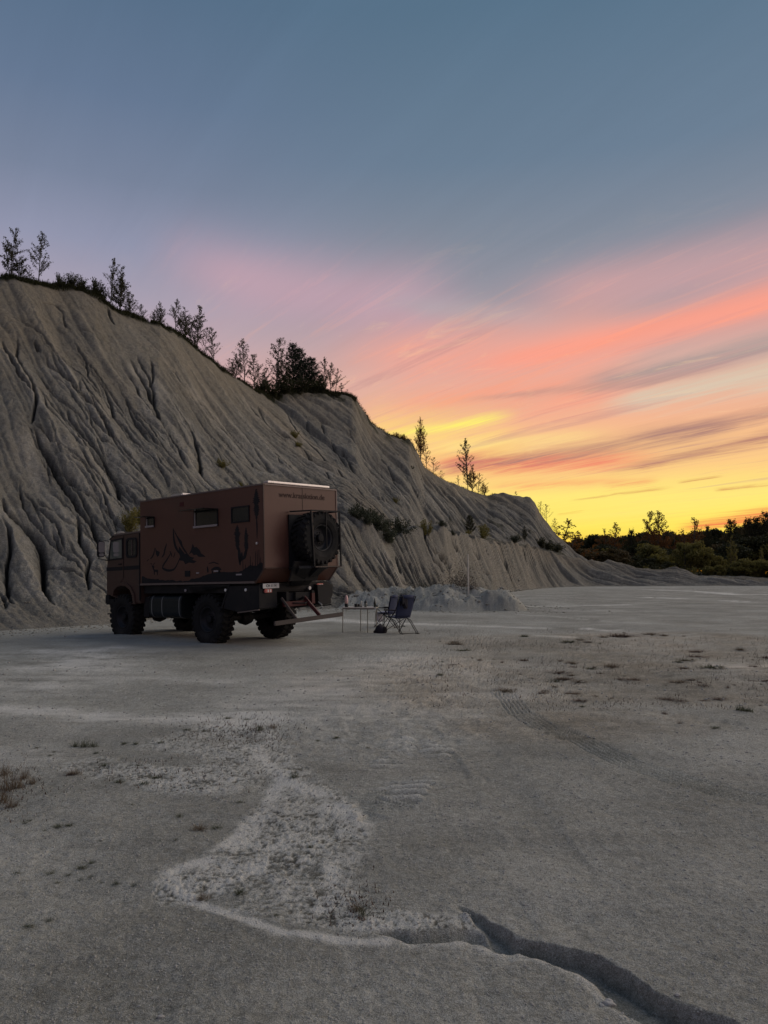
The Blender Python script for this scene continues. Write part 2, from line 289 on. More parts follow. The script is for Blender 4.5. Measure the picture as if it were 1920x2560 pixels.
# ---- erosion channels: drawn from the photo, projected on the slope and cut into it
def zl(pts, ox, oy, s): return [(ox + a * s, oy + b * s) for a, b in pts]
E_ = lambda *p: zl(p, 0, 680, .42194)
R4 = lambda *p: zl(p, 480, 780, .3134)
R5 = lambda *p: zl(p, 900, 1000, .3014)
R6 = lambda *p: zl(p, 860, 1240, .22905)
CH_ = [  # points, crack width m, crack depth m, valley width m, valley depth m
 (E_((100,330),(105,480),(120,550),(170,620),(200,690),(215,790),(190,880)), .09,.4,.5,.35),
 (E_((0,390),(40,470),(90,560),(130,640),(190,710)), .08,.35,.4,.25),
 (E_((190,880),(230,970),(290,1050),(330,1140),(400,1250),(470,1360),(540,1450),(580,1550),(600,1640)), .12,.55,1.0,.7),
 (E_((460,1380),(470,1470),(465,1570),(510,1640),(530,1700),(515,1780),(530,1860)), .09,.45,.5,.35),
 (E_((0,1310),(40,1390),(150,1470),(235,1545),(255,1620),(260,1750),(265,1870),(310,1960)), .13,.6,.8,.55),
 (E_((0,1450),(45,1530),(65,1620),(40,1720),(50,1800),(45,1860),(75,1940)), .09,.45,.4,.3),
 (E_((0,1860),(25,1900),(35,1980)), .08,.35,.3,.2),
 (E_((380,760),(420,850),(470,910),(520,970),(600,1060),(650,1140),(700,1220),(700,1290),(760,1390)), .10,.45,.8,.55),
 (E_((470,1010),(530,1120),(590,1190),(660,1290)), .06,.25,.4,.2),
 (E_((460,620),(480,690),(550,770),(620,870),(650,960),(700,1000),(760,1070),(830,1140),(900,1230),(960,1300)), .09,.42,.6,.4),
 (E_((240,440),(300,540),(360,600),(450,690),(520,760),(590,820),(650,900)), .07,.3,.7,.45),
 (E_((560,580),(620,670),(660,750),(670,830),(740,900),(790,980),(870,1060),(930,1130),(1000,1250)), .08,.35,.5,.35),
 (E_((740,740),(780,820),(830,890),(870,960),(900,1010)), .08,.3,.4,.2),
 (E_((750,500),(800,560),(850,640),(880,700),(930,790),(940,850),(1000,950),(1060,1040),(1100,1130)), .10,.42,.8,.55),
 (E_((800,500),(840,560),(880,620),(905,690),(920,780),(940,870)), .08,.35,.3,.2),
 (E_((890,540),(905,600),(900,680)), .07,.3,.3,.2),
 (E_((750,590),(800,660),(830,720),(880,790),(930,860)), .08,.35,.3,.2),
 (E_((980,720),(1060,830),(1130,920),(1160,1000),(1185,1090),(1190,1190),(1240,1240),(1285,1285)), .10,.42,.8,.5),
 (E_((960,540),(1040,600),(1080,680)), .06,.25,.4,.2),
 (E_((1080,700),(1200,790),(1300,900),(1400,1010),(1500,1130),(1600,1200)), .07,.25,.9,.55),
 (E_((240,180),(330,190),(370,240)), .07,.25,.2,.1), (E_((370,240),(390,320)), .06,.2,.2,.1),
 (E_((630,200),(650,260),(670,310)), .1,.4,.3,.2),
 (E_((460,330),(520,360),(580,400)), .05,.15,.2,.1),
 (E_((200,400),(240,460)), .08,.3,.2,.1),
 (E_((520,700),(560,760),(600,850),(640,930)), .06,.22,.3,.15),
 (E_((440,740),(500,800),(560,860),(640,960),(740,1080),(840,1180),(920,1280)), .06,.25,.5,.3),
 (E_((920,1060),(960,1140),(1010,1200)), .05,.2,.3,.15),
 (R4((60,740),(200,890),(330,1000),(420,1090),(560,1190),(700,1300)), .07,.2,.9,.55),
 (R4((500,720),(600,880),(690,970),(760,1020)), .07,.28,.4,.25),
 (R4((340,560),(430,680),(520,800),(640,900),(790,1000),(900,1100),(1050,1260),(1150,1380)), .07,.25,.9,.5),
 (R4((700,700),(760,820),(880,1000),(1010,1110),(1100,1200),(1200,1290),(1300,1380)), .08,.3,.7,.4),
 (R4((240,620),(330,720),(400,830),(470,930)), .06,.2,.5,.3),
 (R4((470,940),(560,1020),(680,1120),(800,1230),(940,1370)), .07,.25,.7,.45),
 (R4((1180,1080),(1240,1160),(1290,1250),(1340,1320)), .12,.4,1.0,.6),
 (R4((1230,880),(1300,1030),(1400,1180),(1480,1270),(1600,1390)), .10,.3,1.4,.8),
 (R4((1010,820),(1060,960),(1150,1080),(1230,1190)), .10,.3,1.2,.7),
 (R4((900,850),(940,960),(1000,1040)), .08,.25,.8,.4),
 (R5((420,1040),(540,1170),(600,1300),(700,1430)), .10,.45,.4,.3), (R5((500,1090),(620,1260),(740,1420)), .09,.4,.4,.25),
 (R5((545,1100),(650,1260),(760,1420)), .08,.35,.3,.2),
 (R5((750,1130),(830,1260),(880,1350)), .11,.4,.5,.3), (R5((90,1210),(160,1320),(250,1460)), .11,.5,.5,.35), (R5((0,1200),(60,1290),(140,1430)), .09,.4,.4,.3),
 (R5((290,1230),(330,1400)), .09,.35,.4,.25), (R5((1080,1210),(1140,1370)), .16,.6,.6,.4), (R5((1120,1200),(1220,1360)), .16,.6,.5,.4), (R5((1350,1220),(1380,1340)), .2,.7,.7,.5),
 (R5((1400,1240),(1450,1380)), .18,.6,.6,.4), (R5((400,1300),(430,1400)), .14,.5,.4,.3), (R5((980,1290),(1010,1390),(1100,1450)), .08,.3,.4,.2), (R5((160,1230),(230,1340),(300,1440),(400,1510)), .10,.4,.6,.4),
 (R5((910,1190),(990,1290)), .12,.35,.5,.3), (R5((1030,1190),(1060,1290)), .12,.35,.5,.3),
 (R6((80,690),(150,820),(210,910)), .16,.6,.6,.45),
 (R5((240,590),(330,720),(370,780)), .10,.3,.7,.4), (R5((150,560),(250,700),(330,800)), .10,.3,.8,.4), (R5((420,700),(480,790)), .10,.3,.5,.3), (R5((0,680),(120,790),(260,880),(380,960)), .10,.3,.9,.5),
 (R5((600,620),(700,760),(860,900),(980,1010)), .12,.35,1.2,.6), (R5((730,860),(850,960),(960,1060)), .12,.3,.9,.4), (R5((1040,900),(1110,990)), .14,.35,.8,.4), (R5((940,930),(1000,1020),(1100,1090)), .12,.3,.8,.4),
 (R5((120,430),(230,560),(320,680)), .10,.3,.9,.5), (R5((40,420),(120,560),(200,640)), .10,.3,.9,.5), (R5((560,660),(640,760),(760,880)), .1,.3,.8,.4),
]
# smaller rills down the fall line, at random on the three faces
FALL = np.array([.88, -.475])
slopes = []
def wrill(px, py, ln, cw, cd, vw, vd):
    p = on_slope(px, py); pts = [p.copy()]; d = FALL.copy(); n = max(3, int(ln / 1.2))
    for i in range(n):
        a = rng.normal(0, .22); dd = np.array([d[0] * math.cos(a) - d[1] * math.sin(a), d[0] * math.sin(a) + d[1] * math.cos(a)])
        p = p + dd * ln / n; pts.append(p.copy())
    slopes.append((np.array(pts), cw, cd, vw, vd))
for i in range(150):
    u = rng.rand(); wrill(30 + 820 * u, 760 + 430 * u + rng.rand() * (560 * (1 - .45 * u)), rng.uniform(2, 7), .055, rng.uniform(.1, .26), .3, .14)
for i in range(60):
    u = rng.rand(); wrill(720 + 560 * u, 1050 + 200 * u + rng.rand() * (170 - 60 * u), rng.uniform(3, 9), .09, rng.uniform(.12, .3), .5, .22)
for i in range(45):
    u = rng.rand(); wrill(880 + 480 * u, 1345 + 40 * u + rng.rand() * 60, rng.uniform(1.5, 4), .08, rng.uniform(.15, .35), .35, .2)
for pts, cw, cd, vw, vd in CH_:
    slopes.append((np.array([on_slope(*p) for p in pts]), cw, cd, vw, vd))
FX, FY = XX[:, rT:rC + 1].ravel().copy(), YY[:, rT:rC + 1].ravel().copy()
wob = 1.0
WX = FX + .09 * gn(FX * 1.3, FY * 1.3, 41) + .06 * gn(FX * 4, FY * 4, 42); WY = FY + .09 * gn(FX * 1.3, FY * 1.3, 43) + .06 * gn(FX * 4, FY * 4, 44)
order = np.argsort(WY); WXs, WYs = WX[order], WY[order]
crack = np.zeros(len(FX)); valley = np.zeros(len(FX))
for pts, cw, cd, vw, vd in slopes:
    n = len(pts) - 1; cr = None
    lo_y, hi_y = pts[:, 1].min() - 3 * vw, pts[:, 1].max() + 3 * vw
    a, b = np.searchsorted(WYs, [lo_y, hi_y]); sx, sy, so = WXs[a:b], WYs[a:b], order[a:b]
    m = (sx > pts[:, 0].min() - 3 * vw) & (sx < pts[:, 0].max() + 3 * vw); sx, sy, so = sx[m], sy[m], so[m]
    if not len(sx): continue
    best = np.full(len(sx), 1e9); tt = np.zeros(len(sx))
    for k in range(n):
        p, q = pts[k], pts[k + 1]; d = q - p; l2 = d @ d + 1e-9
        t_ = np.clip(((sx - p[0]) * d[0] + (sy - p[1]) * d[1]) / l2, 0, 1)
        ds = np.hypot(sx - p[0] - t_ * d[0], sy - p[1] - t_ * d[1]); mm = ds < best
        best[mm] = ds[mm]; tt[mm] = (k + t_[mm]) / n
    tap = sst(tt, -.02, .25) * (1 - .6 * sst(tt, .85, 1.0))
    c = 1.7 * cd * tap * np.exp(-(best / (.6 * cw * (.6 + .5 * tap))) ** 2); v = .55 * vd * tap * np.exp(-best / vw)
    crack[so] = np.maximum(crack[so], c); valley[so] = np.maximum(valley[so], v)
# anisotropic relief along the fall line
sC = FX * .475 + FY * .88; tC = FX * .88 - FY * .475
w1 = .9 * gn(sC * .25, tC * .15, 3)
def flow(fx, fy):
    n_ = math.hypot(fx, fy); fx, fy = fx / n_, fy / n_; px_, py_ = FX + 14, FY - 46
    s_ = -px_ * fy + py_ * fx; t_ = px_ * fx + py_ * fy; w_ = .35 * gn(s_ * .3, t_ * .22, 3) + .10 * gn(s_ * 1.2, t_ * .8, 4)
    return (1 - np.abs(gn((s_ + w_) * .55, t_ * .06, 21)) * 2.4, 1 - np.abs(gn((s_ + w_) * 1.7, t_ * .13, 22)) * 2.4, 1 - np.abs(gn((s_ + w_) * .33 + 7, t_ * .045, 23)) * 2.2)
wl = sst((TA[:, rT:rC + 1]).ravel(), -.44, -.24); fL, fR = flow(.74, -.67), flow(.90, -.43)
rid, rid2, rid3 = [a * (1 - wl) + b * wl for a, b in zip(fL, fR)]
faceY = YY[:, rT:rC + 1]; nl = Yn
tS = np.clip((faceY - Yn[:, 0:1]) / (Yn[:, 2:3] - Yn[:, 0:1]), 0, 1); t2 = np.clip((faceY - Yn[:, 4:5]) / (Yn[:, 5:6] - Yn[:, 4:5]), 0, 1)
faceZ = ZZ[:, rT:rC + 1]
amp = (np.sin(np.pi * np.clip(tS, 0, 1)) ** .5) * (tS < 1) + (np.sin(np.pi * t2) ** .5) * (t2 > 0)
amp = amp.ravel(); edge = np.clip(amp * 1.5, 0, 1)
far = sst(FY, 60, 100); hf0 = tS.ravel()
bankw = np.clip(1 - hf0 * 3, 0, 1) * (FX > -2); rel = (1 - .7 * bankw) * -.30 * np.clip(rid, 0, 1) ** 3 * amp * (1 + 1.6 * far) - .15 * np.clip(rid2, 0, 1) ** 3 * amp * (1 + 1.4 * far)
rel += .42 * np.clip(rid3, 0, 1) ** 2 * amp * (1 - .7 * bankw) * (1 + .8 * far); rel += (.10 * fbm(FX * .5, FY * .5, 9, 4) + .085 * fbm(FX * 2.6, FY * 2.6, 12, 4, .62) + .28 * bankw * fbm(FX * .55, FY * .55, 15, 4)) * edge
rel -= (valley + crack) * np.clip(edge + .15, 0, 1)
lx = np.clip(1 - np.abs(tS.ravel() - 1) * 14, 0, 1)                     # broken edge of the crest
rel += lx * (.22 * fbm(FX * .9, FY * .9, 31, 4)) * (1 - far * .3)
ZZ[:, rT:rC + 1] += rel.reshape(faceZ.shape)
MND = mound(XX, YY); ZZ += 1.05 * MND + (.30 * fbm(XX * .9, YY * .9, 61, 6, .62)) * np.clip(mound(XX, YY) * 3, 0, 1)

# ---- the pit floor: swells, wash-out channel, crusts and ruts
Gs = slice(0, rT + 12)
GX, GY = XX[:, Gs], YY[:, Gs]
fade = 1 - sst(GY, 60, 110)
gz = .05 * gn(GX * .23, GY * .23, 51) + .018 * fbm(GX * 1.3, GY * 1.3, 52, 4) + .004 * fbm(GX * 9, GY * 9, 55, 3) * (GY < 14)
gz = gz * fade
WARP = {f: (fbm(GX * f, GY * f, 70 + int(f * 4), 2), fbm(GX * f, GY * f, 90 + int(f * 4), 2)) for f in (.4, 1.2, 4.0)}
def pdist(pts, warp_a=0.0, warp_f=1.0, seed=70):
    W = np.array([ground_pt(*p) for p in pts])
    kf = min(WARP, key=lambda q: abs(math.log(q / warp_f))); wx = GX + warp_a * WARP[kf][0]; wy = GY + warp_a * WARP[kf][1]
    best = np.full(GX.shape, 1e9); par = np.zeros(GX.shape); side = np.zeros(GX.shape)
    for k in range(len(W) - 1):
        p, q = W[k], W[k + 1]; d = q - p; l2 = d @ d
        t_ = np.clip(((wx - p[0]) * d[0] + (wy - p[1]) * d[1]) / l2, 0, 1)
        ex, ey = wx - p[0] - t_ * d[0], wy - p[1] - t_ * d[1]; ds = np.hypot(ex, ey); mm = ds < best
        best = np.where(mm, ds, best); par = np.where(mm, (k + t_) / (len(W) - 1), par)
        side = np.where(mm, np.sign(d[0] * ey - d[1] * ex), side)
    return best, par, side
T8 = lambda *p: zl(p, 800, 2100, .6751)
pale = np.zeros(GX.shape); dark = np.zeros(GX.shape); rough = np.zeros(GX.shape); warm = np.zeros(GX.shape)
# wash-out channel in the right foreground, with its side arm
def channel(pts, w0, w1, dep, seed, steep=.80):
    global gz
    d, t_, s_ = pdist(pts, .035, 3.0, seed); w = w0 + (w1 - w0) * t_
    tap = sst(t_, -.01, .3); w = w * (.35 + .65 * tap)
    far_wall = 1 - sst(d, w * .80, w * 1.02); near_wall = 1 - sst(d, w * .15, w * 1.05)
    d = d + .012 * WARP[4.0][0] + .006 * gn(GX * 14, GY * 14, 97); far_wall = 1 - sst(d, w * steep, w * 1.04); near_wall = 1 - sst(d, w * .15, w * 1.05)
    c = np.where(s_ > 0, far_wall, near_wall) * tap
    return c * dep, np.exp(-((d - w * 1.08) / .03) ** 2) * tap * (s_ < 0)
c1_, r1_ = channel(T8((500,232),(560,262),(620,318),(700,368),(850,408),(1000,452),(1090,500),(1180,585),(1300,650),(1450,720)), .03, .15, .085, 80)
c2_, r2_ = channel(T8((190,322),(250,336),(330,352),(420,350),(540,338),(625,352),(700,372)), .045, .11, .065, 90, .25)
gz -= np.maximum(c1_, c2_) * (1 + .25 * fbm(GX * 5, GY * 5, 96, 2)) ; pale += .55 * np.clip(r1_ + r2_, 0, 1)
chan = np.maximum(c1_ / .085, c2_ / .065)
dark += .30 * np.clip(chan, 0, 1) * (.8 + .5 * WARP[4.0][0])                                       # shade of the channel painted in as dark tone
lip, lt, ls = pdist(T8((540,275),(600,300),(625,345)), .01, 4, 95); gz += .02 * np.exp(-(lip / .02) ** 2); pale += .5 * np.exp(-(lip / .012) ** 2)
# crusted, washed-out scar in the middle
def patch(polys, wid, k, seed, warp_a=.25, f=1.6):
    m = np.zeros(GX.shape)
    for pts, w in polys:
        d, _, _ = pdist(pts, warp_a * w, f / w * .5, seed); m = np.maximum(m, 1 - sst(d, w * .55, w * 1.1))
    return m
scar = patch([([(745, 1980), (800, 2040), (820, 2110), (770, 2230)], .33), ([(690, 2030), (650, 2130), (560, 2200), (480, 2212)], .24), ([(620, 2262), (800, 2300), (960, 2300), (1170, 2310)], .12),
              ([(650, 2200), (760, 2270)], .2), ([(665, 1860), (690, 1910), (760, 1970)], .22), ([(650, 1810), (560, 1835), (470, 1865)], .55), ([(620, 1850), (590, 1900), (560, 1950), (480, 1950)], .5), ([(400, 1940), (280, 1930), (230, 1915)], .3)], 1, 1, 101)
scar = scar * (.75 + .6 * WARP[1.2][1]); scar = np.clip(scar, 0, 1) * (1 - np.clip(chan * 6, 0, 1))
n_r = fbm(GX * 4.5, GY * 4.5, 111, 5, .7); n_r2 = fbm(GX * 22, GY * 22, 115, 3, .75)
flakes = np.abs(gn(GX * 7 + n_r * 1.5, GY * 9, 118)) 
swirl = gn(GX * 2.2 + 1.4 * n_r, GY * 3.2 + 1.2 * n_r, 119)
gz += scar * (.002 + .006 * n_r + .006 * n_r2 + .008 * swirl - .012 * np.clip(.10 - flakes, 0, .1) * 4)
pale += scar * (.60 + .8 * n_r + 1.1 * n_r2 + .6 * swirl); rough += scar
dark += scar * (.55 * sst(-n_r2 - .5 * n_r, .15, .5) + .3 * sst(-swirl - n_r2, .3, .7))
BRK = fbm(GX * 1.1, GY * 3.0, 122, 4, .65)
for pts, w, k in [([(640, 1880), (700, 1945), (790, 1990), (860, 2030), (905, 2062)], .07, .9), ([(430, 2200), (480, 2245), (590, 2292), (700, 2330), (850, 2345), (960, 2350)], .03, 1.0),
                  ([(425, 2185), (520, 2150), (640, 2060), (700, 1960)], .05, .9), ([(800, 2270), (835, 2230), (830, 2170)], .035, .9), ([(540, 2215), (620, 2180), (680, 2130)], .05, .9), ([(500, 2190), (540, 2130), (600, 2090)], .03, .7), ([(560, 2180), (590, 2120), (650, 2080)], .025, .6), ([(600, 1815), (660, 1790)], .2, .7),
                  ([(0, 1772), (120, 1776), (260, 1790), (430, 1796), (560, 1800), (640, 1790)], .32, .55), ([(100, 1628), (200, 1632), (280, 1622)], .35, .5), ([(80, 1672), (170, 1665), (240, 1640)], .35, .5),
                  ([(0, 1700), (120, 1712), (220, 1690), (235, 1665)], .9, .35), ([(0, 1640), (150, 1650), (260, 1640)], 1.3, .22), ([(0, 1890), (60, 1905)], .4, .3),
                  ([(960, 1655), (900, 1700), (800, 1740), (700, 1775)], 1.1, .28), ([(440, 1700), (560, 1708)], .3, .3),
                  ([(690, 1556), (820, 1548), (960, 1556)], .55, .75), ([(1010, 1560), (1200, 1566), (1360, 1570)], .28, .6), ([(1350, 1589), (1420, 1592)], .18, .9), ([(1470, 1571), (1530, 1575)], .3, .8),
                  ([(1240, 1515), (1340, 1516), (1560, 1512)], .5, .55), ([(1620, 1474), (1740, 1478), (1830, 1486)], .8, .8), ([(1850, 1486), (1920, 1487)], .8, .9), ([(1200, 1494), (1300, 1489)], .6, .5),
                  ([(1290, 1536), (1420, 1545), (1600, 1558)], .25, .3), ([(1630, 1494), (1700, 1497)], .6, .7), ([(1480, 1468), (1560, 1470), (1700, 1469)], .8, .6), ([(1820, 1502), (1860, 1504)], .5, .6),
                  ([(1820, 1670), (1960, 1666)], .4, .5), ([(1160, 1740), (1230, 1742), (1300, 1740)], .4, .3)]:
    d, t_, _ = pdist(pts, .35 * w, .9 / w, 120); pale += 2.0 * k * np.exp(-(d / w) ** 2) * (.75 + 1.2 * BRK)
# tyre ruts and lug marks
d, t_, s_ = pdist([(1262, 1735), (1300, 1780), (1370, 1820), (1450, 1846), (1560, 1905), (1700, 1955), (1820, 1985), (2000, 2022)])
tr = 1 - sst(d, .13, .22); grooves = np.cos(d * s_ * 2 * math.pi / .055)
gz += tr * (.012 * grooves - .010); pale += tr * (.22 + .34 * grooves) * (.7 + .8 * gn(GX * 2, GY * 2, 5)); dark += tr * .25 * np.clip(-grooves, 0, 1)
for pts, w in (([(1110, 1850), (1060, 1930), (1000, 2010), (930, 2040)], .17), ([(1000, 1850), (985, 1900), (930, 1985), (900, 2010)], .17)):
    d, t_, s_ = pdist(pts, .02, 3, 130); Lp = 5.5
    lug = np.sin(t_ * Lp * 2 * math.pi * 3.2 + s_ * d * 10) * (1 - sst(d, w * .7, w * 1.1)) * sst(gn(GX * 1.3, GY * 1.3, 131), -.3, .25)
    gz += .026 * lug; pale += .8 * np.clip(lug, 0, 1) - .0 * lug; dark += .18 * np.clip(-lug, 0, 1)
for pts in ([(1330, 2560), (1220, 2200), (1130, 1950), (1020, 1760), (860, 1660)], [(1640, 2560), (1420, 2200), (1260, 1950), (1100, 1760), (930, 1655)], [(300, 2560), (420, 2300), (620, 2040), (860, 1850), (1200, 1700)], [(1900, 1830), (1500, 1740), (1150, 1690), (900, 1640)]):
    d, t_, s_ = pdist(pts, .06, 1.2, 134); brk = sst(WARP[1.2][0], -.25, .3); m_ = (1 - sst(d, .14, .22)) * brk
    gz -= .008 * m_; pale += .10 * m_ * np.sin(t_ * 900) - .06 * m_; gz += .004 * m_ * np.sin(t_ * 260 + s_ * d * 20)
pale = pale * (1 - .85 * np.clip(chan * 1.3, 0, 1))
# far floor: long shallow rills seen edge-on, reddish dry ground with low plants on the right
rr = fbm(GX * .18, GY * .9, 140, 4)
gz += .03 * rr * sst(GY, 14, 24) * fade
pale += .22 * sst(rr, .38, .7) * sst(GY, 20, 34) - .10 * sst(GY, 22, 40)
warm_zone = patch([([(1180, 1700), (1400, 1660), (1700, 1690), (1920, 1700)], 3.4), ([(1350, 1610), (1700, 1600), (1950, 1640)], 3.4), ([(1350, 1810), (1550, 1800)], 1.2)], 1, 1, 150, .12)
warm += warm_zone * (.55 + .5 * fbm(GX * .8, GY * .8, 151, 3))
gz += warm_zone * .02 * fbm(GX * 3, GY * 6, 152, 3); pale += warm_zone * .35 * fbm(GX * 2.2, GY * 4, 154, 4)
crust = patch([([(1000, 1790), (900, 1850), (1100, 1800)], 1.2), ([(960, 1640), (1100, 1660), (1250, 1700)], 1.5), ([(1000, 1770), (1200, 1745)], .8)], 1, 1, 160)
gz += crust * .018 * fbm(GX * 5, GY * 5, 161, 3); pale += crust * (.12 + .6 * np.clip(fbm(GX * 6, GY * 6, 162, 3), 0, 1))
# wash-down apron at the foot of the left cliff
apr = (1 - sst(np.abs(GY - Yn[:, 0:1]), 0, 3.5)); gz += apr * .07 * fbm(GX * .9, GY * 2.2, 171, 4) * (GX < 0); pale += apr * .3 * fbm(GX * .6, GY * 1.8, 172, 3)
tone = fbm(GX * .35, GY * .35, 180, 3)
pale += .40 * tone + .16 * fbm(GX * 1.7, GY * 1.7, 185, 4) + .22 * fbm(GX * 9, GY * 9, 187, 3, .7) * (GY < 16)
gz += .010 * np.clip(fbm(GX * 5, GY * 5, 191, 4, .65) - .35, 0, 1) * (GY < 16) + .0035 * fbm(GX * 16, GY * 16, 188, 3, .7) * (GY < 12) + .012 * fbm(GX * .8, GY * 2.4, 189, 3)
dark += .30 * np.clip(fbm(GX * .5, GY * 1.4, 190, 4), 0, 1)
endf = 1 - sst(np.arange(rT + 12)[None, :] * np.ones((NCOL, 1)), rT - 30, rT + 11)
ZZ[:, Gs] += gz * endf
MC = np.clip(MND * 2, 0, 1); nM = fbm(XX * 1.5, YY * 1.5, 230, 4)
PAL = np.zeros(XX.shape) - MC * (.35 - .5 * nM); DRK = MC * (.40 + .5 * np.clip(.1 - nM * 1.5, 0, 1)); WRM = np.zeros(XX.shape)
PAL[:, Gs] = pale * endf; DRK[:, Gs] = dark * endf; WRM[:, Gs] = warm * endf
# cliffs: pale lips beside the channels, buff soil near the top, roots and turf on the very edge
A_, B_ = rT, rC + 1
cz = ZZ[:, A_:B_]; hfrac = np.where(tS < 1, tS, t2)
val2 = valley.reshape(hfrac.shape)
n3 = fbm(FX * .22, FY * .3, 200, 4).reshape(hfrac.shape); n4 = fbm(sC * .9, tC * .12, 205, 4).reshape(hfrac.shape)
PAL[:, A_:B_] += .12 * n4 + .10 * n3 + .03 - .1 * sst(FY, 70, 110).reshape(hfrac.shape)
WRM[:, A_:B_] += np.clip(.75 * sst(hfrac, .45, .95) + .5 * n3, 0, 1) * .8
DRK[:, A_:B_] += .8 * np.clip(crack.reshape(hfrac.shape) * 3.2 - .15, 0, 1)  # shade inside the cracks painted into the colour of their cores
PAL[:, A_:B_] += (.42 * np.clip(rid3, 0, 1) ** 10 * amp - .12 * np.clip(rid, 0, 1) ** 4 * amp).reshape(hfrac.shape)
PAL[:, A_:B_] += .35 * np.exp(-((valley.reshape(hfrac.shape) - .16) / .06) ** 2) * (tS < 1) + .22 * fbm(FX * 3, FY * 3, 207, 3, .7).reshape(hfrac.shape)   # paler valley flanks, plus random mottling
nE = fbm(FX * .8, FY * .8, 210, 4).reshape(hfrac.shape)
plate = sst(TA[:, A_:B_] * -1, .135, .155)
VEG = np.zeros(XX.shape)
VEG[:, A_:B_] += sst(tS, .972 , .992) * plate * sst(nE + .35 * sst(tS, .97, 1.0), -.25, .10)
VEG[:, A_:B_] += sst(t2, .86, .97) * sst(nE, -.25, .25) * (TA[:, A_:B_] < px2ta(1040)) * .9
VEG[:, A_:B_] += ((tS >= 1) & (t2 <= 0)) * .8 * sst(nE, -.5, .1)
VEG[:, B_:] = .9
VEG[:, A_:B_] += .7 * sst(nE, .05, .45) * sst(hfrac, .0, .3) * (1 - sst(hfrac, .3, .6)) * (TA[:, A_:B_] > px2ta(1120)) * (t2 > 0)

def grid_obj(name, r0, r1, mat):
    n = r1 - r0 + 1
    co = np.stack([XX[:, r0:r1 + 1], YY[:, r0:r1 + 1], ZZ[:, r0:r1 + 1]], -1).reshape(-1, 3)
    i, j = np.meshgrid(np.arange(NCOL - 1), np.arange(n - 1), indexing='ij'); a = (i * n + j).ravel()
    me = np_mesh(name, co, np.stack([a, a + n, a + n + 1, a + 1], -1))
    at_ = me.color_attributes.new('tone', 'FLOAT_COLOR', 'POINT')
    c = np.stack([PAL[:, r0:r1 + 1], DRK[:, r0:r1 + 1], WRM[:, r0:r1 + 1], VEG[:, r0:r1 + 1]], -1).reshape(-1, 4)
    at_.data.foreach_set('color', np.clip(c, -1, 1.5).astype(np.float32).ravel())
    me.materials.append(mat); o = new_obj(name, me); o['kind'] = 'structure'; return o

# ------------------------------------------------------------------ materials
def mat_new(name):
    m = bpy.data.materials.new(name); m.use_nodes = True; t_ = m.node_tree; t_.nodes.clear(); return m, t_
def earth(name, base, pale_c, dark_c, warm_c, grain, fine_scale, bump):
    global N, L
    m, t_ = mat_new(name); N, L = t_.nodes, t_.links
    o = node('ShaderNodeOutputMaterial'); b = node('ShaderNodeBsdfPrincipled'); L.new(b.outputs[0], o.inputs[0])
    b.inputs['Roughness'].default_value = .95; b.inputs['Specular IOR Level'].default_value = .12
    at_ = node('ShaderNodeAttribute', attribute_name='tone'); sp = node('ShaderNodeSeparateColor'); L.new(at_.outputs['Color'], sp.inputs[0])
    g = node('ShaderNodeNewGeometry')
    def nz(scale, detail=4, rough=.6):
        n = node('ShaderNodeTexNoise'); n.inputs['Scale'].default_value = scale; n.inputs['Detail'].default_value = detail; n.inputs['Roughness'].default_value = rough
        L.new(g.outputs['Position'], n.inputs['Vector']); return n.outputs[0]
    n1, n2, n3_ = nz(fine_scale, 5, .65), nz(fine_scale * 7, 4, .7), nz(.6, 5)
    f = M('ADD', sp.outputs[0], M('MULTIPLY', M('SUBTRACT', n1, .5), grain))
    f = M('ADD', f, M('MULTIPLY', M('MULTIPLY', M('SUBTRACT', n2, .5), grain * 1.5), M('ADD', 1.0, M('MULTIPLY', M('MAXIMUM', sp.outputs[0], 0.0), 1.6))))
    f = M('ADD', f, M('MULTIPLY', M('SUBTRACT', n3_, .5), .35))
    n4_ = nz(fine_scale * 3.1, 3, .75); f = M('ADD', f, M('MULTIPLY', M('SUBTRACT', smooth(n4_, .42, .60), .5), grain * .22)); f = M('ADD', f, M('MULTIPLY', M('SUBTRACT', smooth(n2, .44, .6), .45), grain * .18))
    up = mixc(M('MULTIPLY', f, 1.0, clamp=True), base, pale_c)
    dn = mixc(M('MULTIPLY', M('MULTIPLY', f, -1.0), 1.0, clamp=True), up, dark_c)
    c = mixc(M('MULTIPLY', sp.outputs[2], .75, clamp=True), dn, warm_c, 'MULTIPLY')
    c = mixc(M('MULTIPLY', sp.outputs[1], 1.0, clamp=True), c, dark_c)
    vegc = mixc(n1, (.012, .016, .008, 1), (.05, .05, .028, 1))
    c = mixc(M('MULTIPLY', at_.outputs['Alpha'], 1.0, clamp=True), c, vegc)
    L.new(c, b.inputs['Base Color'])
    bp = node('ShaderNodeBump'); bp.inputs['Strength'].default_value = 1.0; bp.inputs['Distance'].default_value = bump
    h = M('ADD', M('MULTIPLY', n1, 1.0), M('ADD', M('MULTIPLY', n2, .35), M('MULTIPLY', n4_, .6))); L.new(h, bp.inputs['Height']); L.new(bp.outputs[0], b.inputs['Normal'])
    return m
m_ground = earth('grey_silt', (.33, .331, .288, 1), (.66, .65, .585, 1), (.10, .094, .074, 1), (.98, .84, .70, 1), 1.5, 30, .02)
m_cliff = earth('eroded_clay', (.222, .212, .178, 1), (.46, .435, .37, 1), (.035, .032, .028, 1), (1.0, .87, .70, 1), .9, 6, .13)
grid_obj('ground', 0, rT, m_ground)
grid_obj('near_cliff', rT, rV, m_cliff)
grid_obj('far_cliff', rV, XX.shape[1] - 1, m_cliff)
